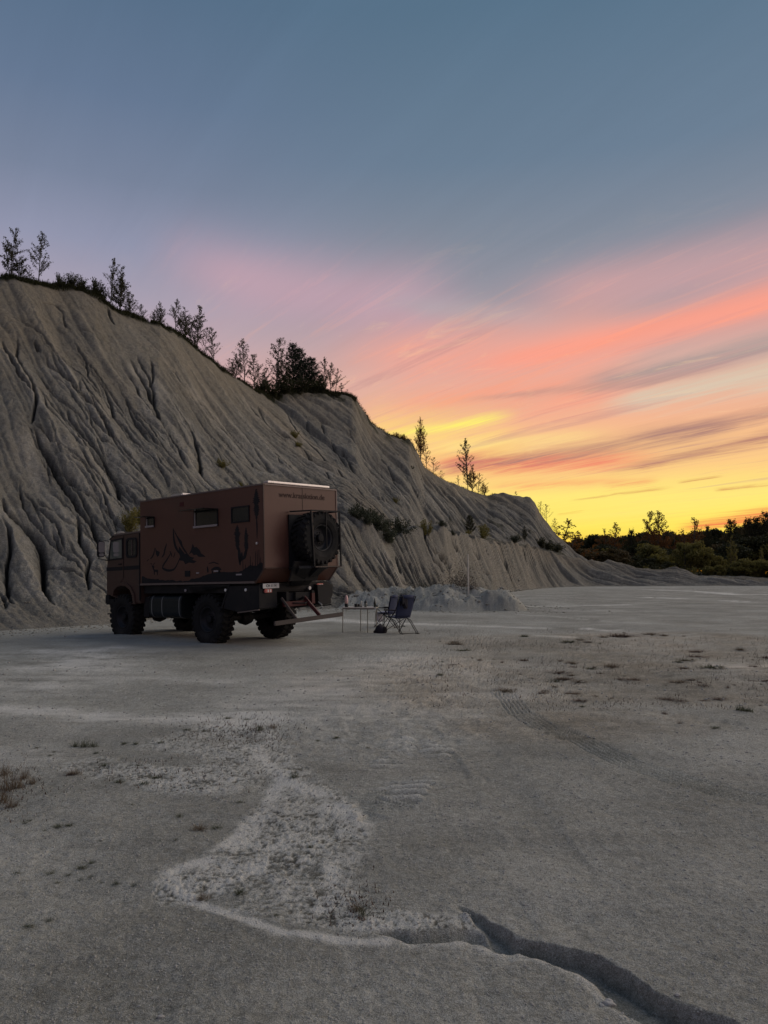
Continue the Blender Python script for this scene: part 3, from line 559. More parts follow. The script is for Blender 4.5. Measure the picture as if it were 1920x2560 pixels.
me = np_mesh('outer_ground', np.array([(-1500, -1500, -.45), (1500, -1500, -.45), (1500, 1500, -.45), (-1500, 1500, -.45)], float), quads=[(0, 1, 2, 3)])
me.materials.append(m_ground); o = new_obj('outer_ground', me); o['kind'] = 'structure'
# ------------------------------------------------------------------ object materials
def simple(name, col, rough=.7, metal=0.0, spec=.3, var=.25, scale=6.0, bump=.0, trans=0.0, sheen=0.0, wear=None, wear_amt=.5):
    global N, L
    m, t_ = mat_new(name); N, L = t_.nodes, t_.links
    o = node('ShaderNodeOutputMaterial'); b = node('ShaderNodeBsdfPrincipled')
    b.inputs['Roughness'].default_value = rough; b.inputs['Metallic'].default_value = metal; b.inputs['Specular IOR Level'].default_value = spec
    tcn = node('ShaderNodeTexCoord'); n = node('ShaderNodeTexNoise'); n.inputs['Scale'].default_value = scale; n.inputs['Detail'].default_value = 6; n.inputs['Roughness'].default_value = .65
    L.new(tcn.outputs['Object'], n.inputs['Vector'])
    lo = tuple(c * (1 - var) for c in col) + (1,); hi = tuple(min(1, c * (1 + var)) for c in col) + (1,)
    c = mixc(n.outputs[0], lo, hi)
    if wear:
        n2 = node('ShaderNodeTexNoise'); n2.inputs['Scale'].default_value = scale * .35; n2.inputs['Detail'].default_value = 8; L.new(tcn.outputs['Object'], n2.inputs['Vector'])
        c = mixc(M('MULTIPLY', smooth(n2.outputs[0], .48, .72), wear_amt), c, (*wear, 1))
    L.new(c, b.inputs['Base Color'])
    if bump:
        bp = node('ShaderNodeBump'); bp.inputs['Distance'].default_value = bump; L.new(n.outputs[0], bp.inputs['Height']); L.new(bp.outputs[0], b.inputs['Normal'])
    if trans:
        tr = node('ShaderNodeBsdfTranslucent'); L.new(c, tr.inputs[0]); mx = node('ShaderNodeMixShader'); mx.inputs[0].default_value = trans
        L.new(b.outputs[0], mx.inputs[1]); L.new(tr.outputs[0], mx.inputs[2]); L.new(mx.outputs[0], o.inputs[0])
    else: L.new(b.outputs[0], o.inputs[0])
    return m
MT = dict(
 birch_leaf=simple('birch_leaves', (.06, .06, .03), .7, var=.6, scale=1.5, trans=.4),
 pine=simple('pine_needles', (.022, .032, .018), .8, var=.4, scale=2, trans=.1),
 olive=simple('olive_leaves', (.17, .15, .04), .7, var=.5, scale=1.2, trans=.4),
 rust=simple('autumn_leaves', (.17, .075, .02), .7, var=.5, scale=1.5, trans=.5),
 brownish=simple('brownish_leaves', (.085, .062, .024), .75, var=.5, scale=1.5, trans=.3),
 darkgreen=simple('dark_leaves', (.040, .042, .016), .75, var=.6, scale=1.5, trans=.3),
 slope=simple('slope_shrub_leaves', (.05, .058, .032), .8, var=.5, scale=2, trans=.15),
 grass=simple('tuft_grass', (.060, .068, .030), .8, var=.4, scale=8, trans=.2),
 drygrass=simple('dry_grass', (.15, .115, .075), .85, var=.4, scale=8, trans=.2),
 redgrass=simple('reddish_low_plants', (.085, .05, .034), .85, var=.4, scale=8, trans=.15),
 darkred=simple('brown_scrub', (.05, .038, .028), .85, var=.4, scale=8),
 bark=simple('bark', (.09, .08, .07), .9, var=.4, scale=12, bump=.01),
 twig=simple('dead_twigs', (.10, .085, .07), .9, var=.3),
 stone=simple('pale_stone', (.5, .49, .45), .9, var=.25, scale=20, bump=.004),
 pebble=simple('pebbles', (.33, .325, .29), .9, var=.5, scale=3),
)
class MB:
    """collects geometry, builds one mesh object"""
    def __init__(s): s.v = []; s.f = []
    def add(s, v, f):
        b = len(s.v); s.v += [tuple(p) for p in v]; s.f += [tuple(i + b for i in q) for q in f]; return s
    def box(s, c, size, rot=None):
        x, y, z = (a / 2 for a in size); v = [Vector((sx * x, sy * y, sz * z)) for sx in (-1, 1) for sy in (-1, 1) for sz in (-1, 1)]
        if rot is not None: v = [rot @ p for p in v]
        v = [p + Vector(c) for p in v]
        return s.add(v, [(0, 1, 3, 2), (4, 6, 7, 5), (0, 4, 5, 1), (2, 3, 7, 6), (0, 2, 6, 4), (1, 5, 7, 3)])
    def bar(s, a, b, w, h=None, up=(0, 0, 1)):
        a, b = Vector(a), Vector(b); d = (b - a); ln = d.length; d.normalize(); u = Vector(up)
        if abs(d.dot(u)) > .99: u = Vector((1, 0, 0))
        sd_ = d.cross(u).normalized(); u2 = sd_.cross(d); R_ = Matrix((d, sd_, u2)).transposed()
        return s.box((a + b) / 2, (ln, w, h or w), R_)
    def tube(s, pts, r, n=6, cap=True):
        pts = [Vector(p) for p in pts]; rs = r if isinstance(r, (list, tuple)) else [r] * len(pts); rings = []; b = len(s.v)
        up = Vector((0, 0, 1))
        for i, p in enumerate(pts):
            d = (pts[min(i + 1, len(pts) - 1)] - pts[max(i - 1, 0)]).normalized()
            u = up if abs(d.dot(up)) < .95 else Vector((1, 0, 0)); e1 = d.cross(u).normalized(); e2 = d.cross(e1)
            s.v += [tuple(p + (e1 * math.cos(2 * math.pi * k / n) + e2 * math.sin(2 * math.pi * k / n)) * rs[i]) for k in range(n)]
        for i in range(len(pts) - 1):
            for k in range(n): s.f.append((b + i * n + k, b + i * n + (k + 1) % n, b + (i + 1) * n + (k + 1) % n, b + (i + 1) * n + k))
        if cap: s.f.append(tuple(b + k for k in range(n))[::-1]); s.f.append(tuple(b + (len(pts) - 1) * n + k for k in range(n)))
        return s
    def lathe(s, prof, n=24, axis='z', c=(0, 0, 0), close=False):
        b = len(s.v); c = Vector(c)
        for r, h in prof:
            for k in range(n):
                a = 2 * math.pi * k / n; x, y = r * math.cos(a), r * math.sin(a)
                p = Vector((x, y, h)) if axis == 'z' else (Vector((h, x, y)) if axis == 'x' else Vector((x, h, y)))
                s.v.append(tuple(p + c))
        for i in range(len(prof) - 1):
            for k in range(n): s.f.append((b + i * n + k, b + i * n + (k + 1) % n, b + (i + 1) * n + (k + 1) % n, b + (i + 1) * n + k))
        if not close: s.f.append(tuple(b + k for k in range(n))); s.f.append(tuple(b + (len(prof) - 1) * n + k for k in range(n)))
        return s
    def prism(s, poly, a, b_, axis='y'):
        """polygon in the two other axes, extruded from a to b_ along axis"""
        n = len(poly); o = len(s.v)
        for h in (a, b_):
            for (u, v) in poly: s.v.append((u, h, v) if axis == 'y' else ((h, u, v) if axis == 'x' else (u, v, h)))
        s.f.append(tuple(o + k for k in range(n))[::-1]); s.f.append(tuple(o + n + k for k in range(n)))
        for k in range(n): s.f.append((o + k, o + (k + 1) % n, o + n + (k + 1) % n, o + n + k))
        return s
    def build(s, name, mat, parent=None, bevel=0, smooth_=False, **props):
        me = bpy.data.meshes.new(name); me.from_pydata(s.v, [], s.f)
        bm = bmesh.new(); bm.from_mesh(me); bmesh.ops.recalc_face_normals(bm, faces=bm.faces)
        if bevel: bmesh.ops.bevel(bm, geom=[e for e in bm.edges if e.is_manifold and e.calc_face_angle(0) > .5], offset=bevel, segments=2, affect='EDGES')
        bm.to_mesh(me); bm.free()
        if smooth_: me.polygons.foreach_set('use_smooth', [True] * len(me.polygons))
        me.materials.append(mat); me.update(); o = new_obj(name, me, parent)
        for k, v in props.items(): o[k] = v
        return o
def empty(name, loc, rz=0.0):
    o = bpy.data.objects.new(name, None); COL.objects.link(o); o.location = loc; o.rotation_euler = (0, 0, rz); o.empty_display_size = .3; return o
def copy_tree(o, parent=None):
    c = o.copy(); COL.objects.link(c); c.parent = parent
    for ch in [k for k in bpy.data.objects if k.parent == o]: copy_tree(ch, c)
    return c

def final_z(x, y):
    """height of the built terrain under a point (nearest vertex of the tessellation)"""
    i = int(np.clip(np.searchsorted(cols, x / y), 1, NCOL - 1)); i = i if abs(cols[i] - x / y) < abs(cols[i - 1] - x / y) else i - 1
    return float(np.interp(y, YY[i], ZZ[i]))

# ------------------------------------------------------------------ plants: every kind is grown once, about 1 m tall, then copied
def leaves_mesh(name, pts, size, mat, rs, squash=.55):
    n = len(pts); a = rs.normal(size=(n, 3)); a /= np.linalg.norm(a, axis=1)[:, None]; b = rs.normal(size=(n, 3)); b -= a * (a * b).sum(1)[:, None]; b /= np.linalg.norm(b, axis=1)[:, None]
    sz = size * rs.uniform(.55, 1.35, n)[:, None]
    co = np.stack([pts - a * sz, pts - b * sz * squash, pts + a * sz, pts + b * sz * squash], 1).reshape(-1, 3)
    me = np_mesh(name, co, np.arange(n * 4).reshape(n, 4), smooth_=False); me.materials.append(mat); return me
def grow(kind, seed):
    """returns (branch MB, leaf points)"""
    rs = np.random.RandomState(seed); mb = MB(); P = []
    def limb(a, d, ln, r, nseg=4, curl=.15, lift=.0):
        pts = [np.array(a)]; d = np.array(d, float); d /= np.linalg.norm(d)
        for i in range(nseg):
            d = d + rs.normal(0, curl, 3) + np.array([0, 0, lift]); d /= np.linalg.norm(d); pts.append(pts[-1] + d * ln / nseg)
        mb.tube(pts, [r * (1 - .75 * i / nseg) for i in range(nseg + 1)], 4, cap=False); return np.array(pts)
    if kind in ('birch', 'birch_bushy', 'birch_sparse'):
        H_ = 1.0; stems = [(0, 0, 1)] if kind != 'birch_bushy' else [(0, 0, 1), (.16, .05, .8), (-.14, .02, .72)]
        for sx, sy, hh in stems:
            tr = limb((0, 0, 0), (sx, sy, 1), hh, .012, 9, .05, .05)
            nb = 32 if kind == 'birch' else (19 if kind == 'birch_bushy' else 18)
            for k in range(nb):
                f = .12 + .86 * (k + rs.rand()) / nb; p = tr[0] * 0 + np.array([np.interp(f * hh, np.linspace(0, hh, len(tr)), tr[:, c]) for c in range(3)])
                a = rs.rand() * 6.28; ln = (.36 * (1 - f) ** .75 + .05) * rs.uniform(.6, 1.2) * (1 if kind != 'birch_sparse' else 1.15)
                b = limb(p, (math.cos(a), math.sin(a), .55 + .5 * rs.rand()), ln, .004, 4, .16, .09)
                m = int((46 if kind != 'birch_sparse' else 26) * (ln / .2) ** .8) + 5
                for q in range(m):
                    f2 = rs.uniform(.2, 1.05); P.append([np.interp(f2, np.linspace(0, 1, len(b)), b[:, c]) + rs.normal(0, .014) for c in range(3)])
            for q in range(14): P.append(tr[-1] + np.array([rs.normal(0, .008), rs.normal(0, .008), -abs(rs.normal(0, .05))]))
    elif kind == 'pine':
        tr = limb((0, 0, 0), (0, 0, 1), 1.0, .020, 8, .03, .05)
        for lv in range(11):
            f = .12 + .82 * lv / 10; nb = 6
            for k in range(nb):
                a = 2 * math.pi * k / nb + rs.rand() * .8; ln = (.36 * (1 - f) ** .65 + .05) * rs.uniform(.7, 1.15)
                p = np.array([np.interp(f, np.linspace(0, 1, len(tr)), tr[:, c]) for c in range(3)])
                b = limb(p, (math.cos(a), math.sin(a), .45), ln, .006, 4, .1, .16)
                for q in range(int(85 * ln / .25) + 14):
                    f2 = rs.uniform(.3, 1.05); P.append([np.interp(f2, np.linspace(0, 1, len(b)), b[:, c]) + rs.normal(0, .018) for c in range(3)])
    elif kind == 'bush':
        for k in range(15):
            a = rs.rand() * 6.28; t_ = rs.uniform(.15, 1.3); b = limb((rs.normal(0, .08), rs.normal(0, .08), 0), (math.cos(a) * t_, math.sin(a) * t_, 1), rs.uniform(.6, 1.05), .010, 5, .18, .03)
            for q in range(95):
                f2 = rs.uniform(.2, 1.0); P.append([np.interp(f2, np.linspace(0, 1, len(b)), b[:, c]) + rs.normal(0, .07) for c in range(3)])
    elif kind == 'round':
        tr = limb((0, 0, 0), (0, 0, 1), .8, .022, 6, .05)
        for k in range(26):
            f = rs.uniform(.25, 1); a = rs.rand() * 6.28; env = math.sin(math.pi * min(1, .18 + .78 * f)) ** .6
            p = np.array([0, 0, f * .62]); b = limb(p, (math.cos(a), math.sin(a), .6 + f), .40 * env * rs.uniform(.6, 1.15), .008, 4, .15, .05)
            cpos = b[-1]; R0 = rs.uniform(.07, .12)
            g = rs.normal(size=(120, 3)); g /= np.linalg.norm(g, axis=1)[:, None]; g *= (R0 * rs.uniform(.5, 1.15, 120))[:, None]; P += list(cpos + g * np.array([1, 1, .8]))
            for q in range(20): P.append(b[rs.randint(len(b))] + rs.normal(0, .03, 3))
        g = rs.normal(size=(500, 3)); g /= np.linalg.norm(g, axis=1)[:, None]; P += list(g * np.array([.27, .27, .3]) * rs.uniform(.5, 1, 500)[:, None] + np.array([0, 0, .5]))
    elif kind == 'dead':
        for k in range(34):
            a = rs.rand() * 6.28; t_ = rs.uniform(.1, 1.0); limb((rs.normal(0, .1), rs.normal(0, .1), 0), (math.cos(a) * t_, math.sin(a) * t_, 1), rs.uniform(.5, 1.0), .006, 6, .25, .02)
        P = [np.array([rs.normal(0, .28), rs.normal(0, .28), abs(rs.normal(.2, .28))]) for _ in range(1500)]
    P = np.array(P, float); P[:, 2] = np.maximum(P[:, 2], .01); return mb, P
PROTO = {}
def proto(kind, seed, leafmat, leafsize):
    key = (kind, seed, leafmat)
    if key not in PROTO:
        mb, P = grow(kind, seed)
        t_me = bpy.data.meshes.new('trunk'); t_me.from_pydata(mb.v, [], mb.f); t_me.materials.append(MT['twig'] if kind == 'dead' else MT['bark'])
        PROTO[key] = (t_me, leaves_mesh('crown', P, leafsize, MT[leafmat], np.random.RandomState(seed + 99)))
    return PROTO[key]
def plant(name, kind, leafmat, loc, h, label, cat, group=None, w=1.0, seed=0, lean=0.0, parts=('trunk', 'crown'), ls=None):
    ls = ls or dict(birch=.0125, birch_bushy=.013, birch_sparse=.014, pine=.013, bush=.045, round=.026, dead=.02)[kind]
    tm, cm = proto(kind, seed, leafmat, ls); e = empty(name, loc, rng.rand() * 6.28); e.scale = (h * w, h * w, h); e.rotation_euler.x = lean
    tag(e, label, cat, group); new_obj(parts[0], tm, e); new_obj(parts[1], cm, e); return e
def crest_at(px, pts, back=.4):
    # stand the plant on the built terrain just behind the crest line
    d0 = ray(px, 900); ta = (px - 960) / FPX / CP; 
    pr = pS if pts is CREST else pC
    y = float(np.interp(ta, pr[0], pr[1])) + back; x = ta * y; return (x, y, final_z(x, y) - .06), y
def crest_plant(px, hpx, kind, mat, label, pts=CREST, back=.4, w=1.0, seed=0, cat='tree', name='birch_sapling', group='saplings along the cliff edge', lean=0.0):
    loc, y = crest_at(px, pts, back); return plant(name, kind, mat, loc, hpx * y / FPX * 1.04, label, cat, group, w * (1.25 if kind.startswith('birch') else 1.0), seed, lean)
B, BB, BS = 'birch', 'birch_bushy', 'birch_sparse'
crest_plant(3, 132, BB, 'birch_leaf', 'tall birch sapling cut off by the left edge of the picture', seed=1, w=.8)
crest_plant(28, 66, BB, 'birch_leaf', 'low bushy birch between the tree at the left edge and the lone slender one', seed=2, w=1.0)
crest_plant(50, 44, BS, 'birch_leaf', 'small birch shoot directly left of the lone slender sapling', seed=3, w=1.0)
crest_plant(75, 136, B, 'birch_leaf', 'lone slender birch sapling with a forked top on the highest part of the cliff', seed=4, w=.75)
crest_plant(100, 24, BS, 'birch_leaf', 'tiny shoot on the cliff edge right of the lone slender birch', seed=3, w=1.2)
for px, hp, lab, sd_ in ((128, 42, 'dark low bush, leftmost of the spreading row on the cliff edge', 1), (158, 46, 'dark bush standing highest in the middle of the spreading row', 2), (188, 38, 'dark low bush between the row and the twin birches', 3), (222, 48, 'dark bush touching the foot of the twin bushy birches', 1), (243, 40, 'dark bush hanging over the edge below the twin birches', 2)):
    crest_plant(px, hp, 'bush', 'darkgreen', lab, seed=sd_, w=.85, cat='bush', name='bush', group='dark bushes on the cliff edge')
crest_plant(262, 128, B, 'birch_leaf', 'narrow birch with pointed top, left one of the tall pair on the crest bend', seed=5, w=.72)
crest_plant(286, 118, BB, 'birch_leaf', 'bushy birch, right one of the tall pair on the crest bend', seed=6, w=.85)
crest_plant(312, 64, BB, 'birch_leaf', 'wide low birch leaning out at the foot of the tall pair', seed=2, w=1.1)
crest_plant(346, 48, B, 'birch_leaf', 'small conical birch standing alone after the crest bend', seed=7, w=1.0)
crest_plant(372, 36, BB, 'birch_leaf', 'knee-high birch bush left of the round-topped sapling', seed=1, w=1.1)
crest_plant(388, 64, BB, 'birch_leaf', 'round-topped birch sapling between the small conical one and the dense clump', seed=8, w=.9)
crest_plant(428, 86, B, 'birch_leaf', 'pointed birch at the left end of the dense clump above the slope', seed=4, w=.85)
crest_plant(452, 84, BB, 'birch_leaf', 'dense birch in the middle of the clump above the slope', seed=6, w=.9)
crest_plant(483, 116, BB, 'birch_leaf', 'broadest and tallest birch of the clump above the slope', seed=1, w=.8)
crest_plant(505, 74, BS, 'birch_leaf', 'thin birch filling the right end of the clump', seed=9, w=.9)
crest_plant(528, 90, B, 'birch_leaf', 'slim detached birch just right of the clump, over the steep edge', seed=10, w=.75)
crest_plant(566, 40, BS, 'birch_leaf', 'small birch shoot left of the second group of trees', seed=3, w=1.1)
crest_plant(584, 66, BB, 'birch_leaf', 'low birch at the left foot of the second group', seed=6, w=.9)
crest_plant(606, 112, B, 'birch_leaf', 'spire-like birch leading the second group of trees', seed=5, w=.85)
crest_plant(634, 96, B, 'birch_leaf', 'birch in the gap between the spire and the tallest tree', seed=7, w=.9)
C2g = 'trees on the knoll behind the slope'
def c2(px, hp, kind, mat, lab, seed, w, name='birch', back=1.0): crest_plant(px, hp, kind, mat, lab, pts=CREST2, back=back, w=w, seed=seed, name=name, group=C2g)
c2(657, 70, BB, 'birch_leaf', 'bushy birch below the left side of the tallest tree', 8, 1.1)
c2(684, 150, B, 'birch_leaf', 'tallest birch on the knoll, its tip above all others', 10, .78)
c2(700, 96, BB, 'darkgreen', 'dark bushy birch between the tallest birch and the pines', 6, .9)
c2(730, 122, 'pine', 'pine', 'slim dark pine, left one of the three on the knoll', 1, .9, 'pine_tree')
c2(753, 108, 'pine', 'pine', 'dark pine standing in the middle of the three on the knoll', 2, 1.15, 'pine_tree')
c2(777, 88, 'pine', 'pine', 'broad low pine, right one of the three on the knoll', 3, 1.3, 'pine_tree')
c2(795, 46, 'bush', 'darkgreen', 'dark undergrowth bush right of the broad pine', 1, 1.0, 'bush')
c2(812, 92, B, 'birch_leaf', 'pale birch with pointed tip right of the pines', 5, .75)
c2(824, 80, B, 'birch_leaf', 'second pale birch leaning on the pointed one', 4, .8)
c2(838, 66, BS, 'birch_leaf', 'open spindly sapling near the end of the knoll', 9, 1.2)
c2(852, 34, BS, 'birch_leaf', 'low shoot close to the corner of the knoll', 3, 1.2)
c2(867, 20, BS, 'drygrass', 'tiny dry shoot at the corner of the knoll', 3, 1.5)
for px, hp, lab, sd_ in ((652, 34, 'low dark shrub at the left end of the turf on the knoll', 1), (680, 38, 'low dark shrub in front of the tallest birch', 2), (712, 40, 'low dark shrub in front of the slim pine', 3), (744, 40, 'low dark shrub in front of the middle pine', 1), (776, 34, 'low dark shrub in front of the broad pine', 2), (806, 26, 'low dark shrub in front of the pale birches', 3)):
    e = crest_plant(px, hp, 'bush', 'darkgreen', lab, pts=CREST2, back=-.3, w=1.5, seed=sd_, cat='shrub', name='shrub', group='low shrubs on the knoll')
fg = 'saplings on the far descending ridge'
def fr(px, hp, kind, mat, lab, seed, w, name='sapling', back=.8, cat='tree'): crest_plant(px, hp, kind, mat, lab, pts=CREST2, back=back, w=w, seed=seed, name=name, group=fg, cat=cat)
fr(990, 18, 'bush', 'rust', 'rust-red bush on the small step of the ridge', 1, 1.0, 'bush', cat='bush')
fr(1008, 18, 'bush', 'rust', 'rust-red bush at the very corner of the small step', 2, 1.0, 'bush', cat='bush')
fr(1052, 108, BB, 'rust', 'rust-tinted sapling leaning off the step of the ridge', 8, .6)
fr(1066, 66, BS, 'rust', 'lower rust-tinted sapling right below the leaning one', 9, 1.0)
fr(1084, 44, BS, 'rust', 'sparse low sapling in the dip between the two groups', 3, 1.3)
fr(1104, 24, BS, 'rust', 'small shoot trailing down into the dip', 3, 1.4)
fr(1146, 28, BS, 'birch_leaf', 'short shoot left of the tall spire on the ridge', 3, 1.0)
fr(1170, 126, B, 'birch_leaf', 'tall spire-shaped birch standing alone against the orange sky', 5, .68)
fr(1182, 68, BB, 'rust', 'bushy sapling filling the foot of the tall spire', 6, .9)
fr(1196, 52, BS, 'rust', 'open sapling right of the tall spire', 9, 1.2)
fr(1212, 34, BB, 'rust', 'last low sapling of the group beside the tall spire', 2, 1.3)
fr(1290, 14, B, 'rust', 'tiny lone shoot on the rounded end hump', 4, 1.0)
fr(1352, 34, BS, 'rust', 'sapling growing from the steep nose of the ridge', 9, 1.2)
fr(1366, 44, BS, 'rust', 'thin sapling half way down the nose of the ridge', 3, 1.0)
fr(1384, 36, BS, 'rust', 'red sapling near the bottom of the nose', 9, 1.1)

# ---- trees beyond the gravel berm
def far_tree(px, top, Y, kind, mat, w, seed, label=None, name='tree', grp='dark trees massed beyond the gravel berm', base_z=.6, cat='tree'):
    p = at(px, top, Y); return plant(name, kind, mat, (p[0], Y, base_z), (p[2] - base_z) * (1.13 if kind == 'round' else 1.0), label, cat, grp, w, seed)
mass = 'dark leafy tree in the dense wood beyond the gravel berm'
rs_ = np.random.RandomState(5)
topl = [(1380, 1366), (1420, 1358), (1460, 1346), (1500, 1336), (1530, 1336), (1560, 1338), (1600, 1328), (1650, 1328), (1690, 1336), (1730, 1330), (1760, 1328), (1790, 1326), (1815, 1330), (1850, 1318), (1880, 1308), (1900, 1302), (1940, 1296), (2100, 1290), (2300, 1280)]
tx, ty = zip(*topl)
for i, px in enumerate(np.arange(1392, 2200, 17)):
    far_tree(px + rs_.uniform(-5, 5), np.interp(px, tx, ty) + rs_.uniform(-12, 6), 176 + rs_.uniform(-10, 14), 'round', ('darkgreen', 'brownish', 'darkgreen')[i % 3], rs_.uniform(.75, 1.1), 1 + i % 4, mass, 'leafy_tree')
for i, px in enumerate(np.arange(1400, 2150, 26)):
    far_tree(px + rs_.uniform(-6, 6), np.interp(px, tx, ty) + 16 + rs_.uniform(0, 22), 152 + rs_.uniform(-6, 6), 'round', ('darkgreen', 'olive', 'darkgreen', 'brownish')[i % 4] if px > 1500 else 'brownish', rs_.uniform(1.0, 1.5), 1 + i % 4, mass, 'leafy_tree')
um = 'olive shrub at the foot of the wood behind the gravel berm'
for i, (px, top, w_, mt) in enumerate([(1410, 1392, 1.2, 'brownish'), (1440, 1388, 1.2, 'brownish'), (1475, 1380, 1.3, 'brownish'), (1512, 1372, 1.4, 'brownish'), (1545, 1368, 1.3, 'brownish'), (1580, 1385, 1.2, 'darkgreen'), (1625, 1390, 1.3, 'darkgreen'), (1670, 1400, 1.2, 'darkgreen')]):
    far_tree(px, top, 136, 'round', mt, w_, 1 + i % 4, 'brownish shrub tree at the left foot of the wood, beside the cliff nose' if mt == 'brownish' else 'dark green shrub tree in the shade below the twin spires', 'shrub_tree', 'brownish shrub trees beside the cliff nose' if mt == 'brownish' else 'dark shrub trees below the twin spires', cat='shrub')
for i, (px, top, w_) in enumerate([(1712, 1352, .9), (1735, 1346, .9), (1762, 1362, .9), (1790, 1385, 1.1)]):
    far_tree(px, top, 132, 'round', 'olive', w_, 1 + i % 4, ('leftmost of four yellow-green trees right of the twin spires', 'tallest of four yellow-green trees right of the twin spires', 'third yellow-green tree from the twin spires, under the broad cone-shaped birch', 'lowest and rightmost of four yellow-green trees right of the twin spires')[i], 'olive_tree', 'yellow-green trees in front of the wood')
far_tree(1826, 1342, 130, BB, 'olive', .75, 6, 'slender yellow-green tree rising in front of the dark wood', 'olive_tree', None)
far_tree(1903, 1368, 130, B, 'olive', .5, 5, 'thin pale sapling in front of the blackest part of the wood', 'sapling', None)
for i, (px, top) in enumerate([(1840, 1400), (1862, 1392), (1884, 1398), (1906, 1394), (1930, 1396), (1960, 1392), (1800, 1410), (1770, 1412), (1995, 1390), (2040, 1388)]):
    far_tree(px, top, 126, 'round', 'olive', 1.3, 1 + i % 4, um, 'shrub', 'olive shrubs behind the gravel berm', cat='shrub')
tg = 'spires rising above the wood'
for px, top, kd, w_, s_, lab in ((1404, 1302, BS, 1.0, 9, 'sparse yellow sapling at the foot of the cliff nose'), (1428, 1330, BS, 1.0, 3, 'small yellow shoot right of the sparse sapling below the nose'), (1512, 1326, BB, .5, 6, 'bushy small spire between the cliff nose and the wood'),
                        (1532, 1309, B, .45, 5, 'pointed small spire left of the twin spires'), (1578, 1326, 'pine', .4, 1, 'little spruce-like tree directly left of the twin spires'), (1612, 1279, B, .42, 10, 'left one of the twin birch spires above the wood'),
                        (1641, 1281, B, .5, 4, 'right one of the twin birch spires above the wood'), (1655, 1318, BB, .5, 8, 'bushy shoulder leaning on the right twin spire'), (1688, 1334, BS, .6, 9, 'low ragged treetop in the bright gap'), (1706, 1326, BS, .6, 9, 'short sapling left of the broad cone'), (1728, 1294, BB, .52, 1, 'broad cone-shaped birch between the twin spires and the pines'),
                        (1766, 1318, 'pine', .35, 2, 'small pointed treetop right of the broad cone'), (1828, 1303, 'pine', .55, 3, 'ragged pine top rising over the dark wood at the right'), (1871, 1299, 'pine', .4, 1, 'narrow pine top left of the right edge'), (1888, 1296, 'pine', .6, 2, 'broad pine crown near the right edge'), (1916, 1284, 'pine', .5, 3, 'highest pine top cut by the right edge')):
    w_ = w_ * (2.0 if kd != 'pine' else 1.35)
    far_tree(px, top, 160 if px > 1440 else 133, kd, 'rust' if px < 1440 else ('darkgreen' if kd == 'pine' else 'rust'), w_, s_, lab, 'pine_tree' if kd == 'pine' else 'birch', tg)

for i, px in enumerate(np.arange(1405, 2060, 22)):
    p = at(px, np.interp(px, [1400, 1450, 1600, 1750, 2100], [1392, 1402, 1412, 1418, 1416]) + rs_.uniform(-4, 4), 127); plant('shrub', 'bush', 'darkgreen' if i % 3 else 'olive', (p[0], 127, .2), p[2] - .2, 'low shrub filling the gap between the gravel berm and the wood', 'shrub', 'low shrubs along the back of the gravel berm', 1.1, 1 + i % 3)
# ---- shrubs on the slopes
def slope_plant(px, py, hpx, kind, mat, label, w=1.0, seed=1, cat='shrub', name='shrub', group='shrubs on the slopes'):
    x, y = on_slope(px, py); return plant(name, kind, mat, (x, y, final_z(x, y) - .05), hpx * y / FPX, label, cat, group, w, seed)
for px, py, hp, w_, sd_, lab in ((895, 1300, 44, .9, 1, 'dark shrub at the upper left end of the thicket right of the truck'), (918, 1316, 46, 1.0, 2, 'dark shrub second down the thicket right of the truck'), (945, 1330, 48, 1.0, 3, 'dark shrub in the middle of the thicket right of the truck'),
                             (968, 1346, 54, .9, 1, 'dark shrub at the lowest point of the thicket right of the truck'), (995, 1332, 48, .9, 2, 'dark shrub at the right end of the thicket right of the truck'), (935, 1296, 30, 1.0, 3, 'small grey-green shrub above the thicket'), (968, 1306, 28, 1.0, 2, 'pale shrub above the right end of the thicket'), (905, 1280, 22, 1.3, 2, 'small shrub topping the thicket')):
    slope_plant(px, py, hp, 'bush', 'slope', lab, w_, sd_)
slope_plant(1065, 1332, 42, 'bush', 'olive', 'olive shrub on the terrace edge right of the thicket', .8, 1)
slope_plant(1104, 1328, 18, 'bush', 'slope', 'low dark shrub between the olive shrub and the fan pine', 1.3, 2)
slope_plant(1130, 1332, 14, 'bush', 'slope', 'smallest dark tuft on the terrace', 1.3, 3)
slope_plant(1176, 1336, 48, 'pine', 'darkgreen', 'young fan-shaped pine on the terrace', 1.1, 1, 'tree', 'pine_tree', None)
slope_plant(1208, 1346, 40, 'bush', 'olive', 'yellow-green shrub right of the young pine', .8, 2)
slope_plant(1172, 1340, 18, 'bush', 'olive', 'low yellowish shrub at the foot of the young pine', 1.2, 3)
slope_plant(1312, 1356, 42, BB, 'darkgreen', 'dark upright shrub at the foot of the far cliff', 1.0, 8)
slope_plant(1290, 1366, 22, 'bush', 'slope', 'low shrub left of the dark upright one', 1.5, 1)
for px, py, w_, sd_, lab in ((1368, 1375, 1.4, 1, 'dark green bush under the nose of the far cliff, left'), (1392, 1380, 1.5, 2, 'dark green bush under the nose of the far cliff, right'), (1350, 1365, 1.2, 3, 'small dark bush climbing the nose of the far cliff')):
    slope_plant(px, py, 26, 'bush', 'darkgreen', lab, w_, sd_)
slope_plant(327, 1318, 62, 'bush', 'olive', 'green-brown bush behind the roof of the truck cab', .8, 1)
slope_plant(345, 1295, 50, 'bush', 'olive', 'taller yellowish bush beside the front of the camper box', .8, 3)
slope_plant(420, 1250, 16, 'bush', 'olive', 'mossy tuft above the roof of the camper', 1.6, 2)
slope_plant(553, 1165, 26, 'bush', 'olive', 'brownish tuft high on the slope above the camper', 1.1, 1)
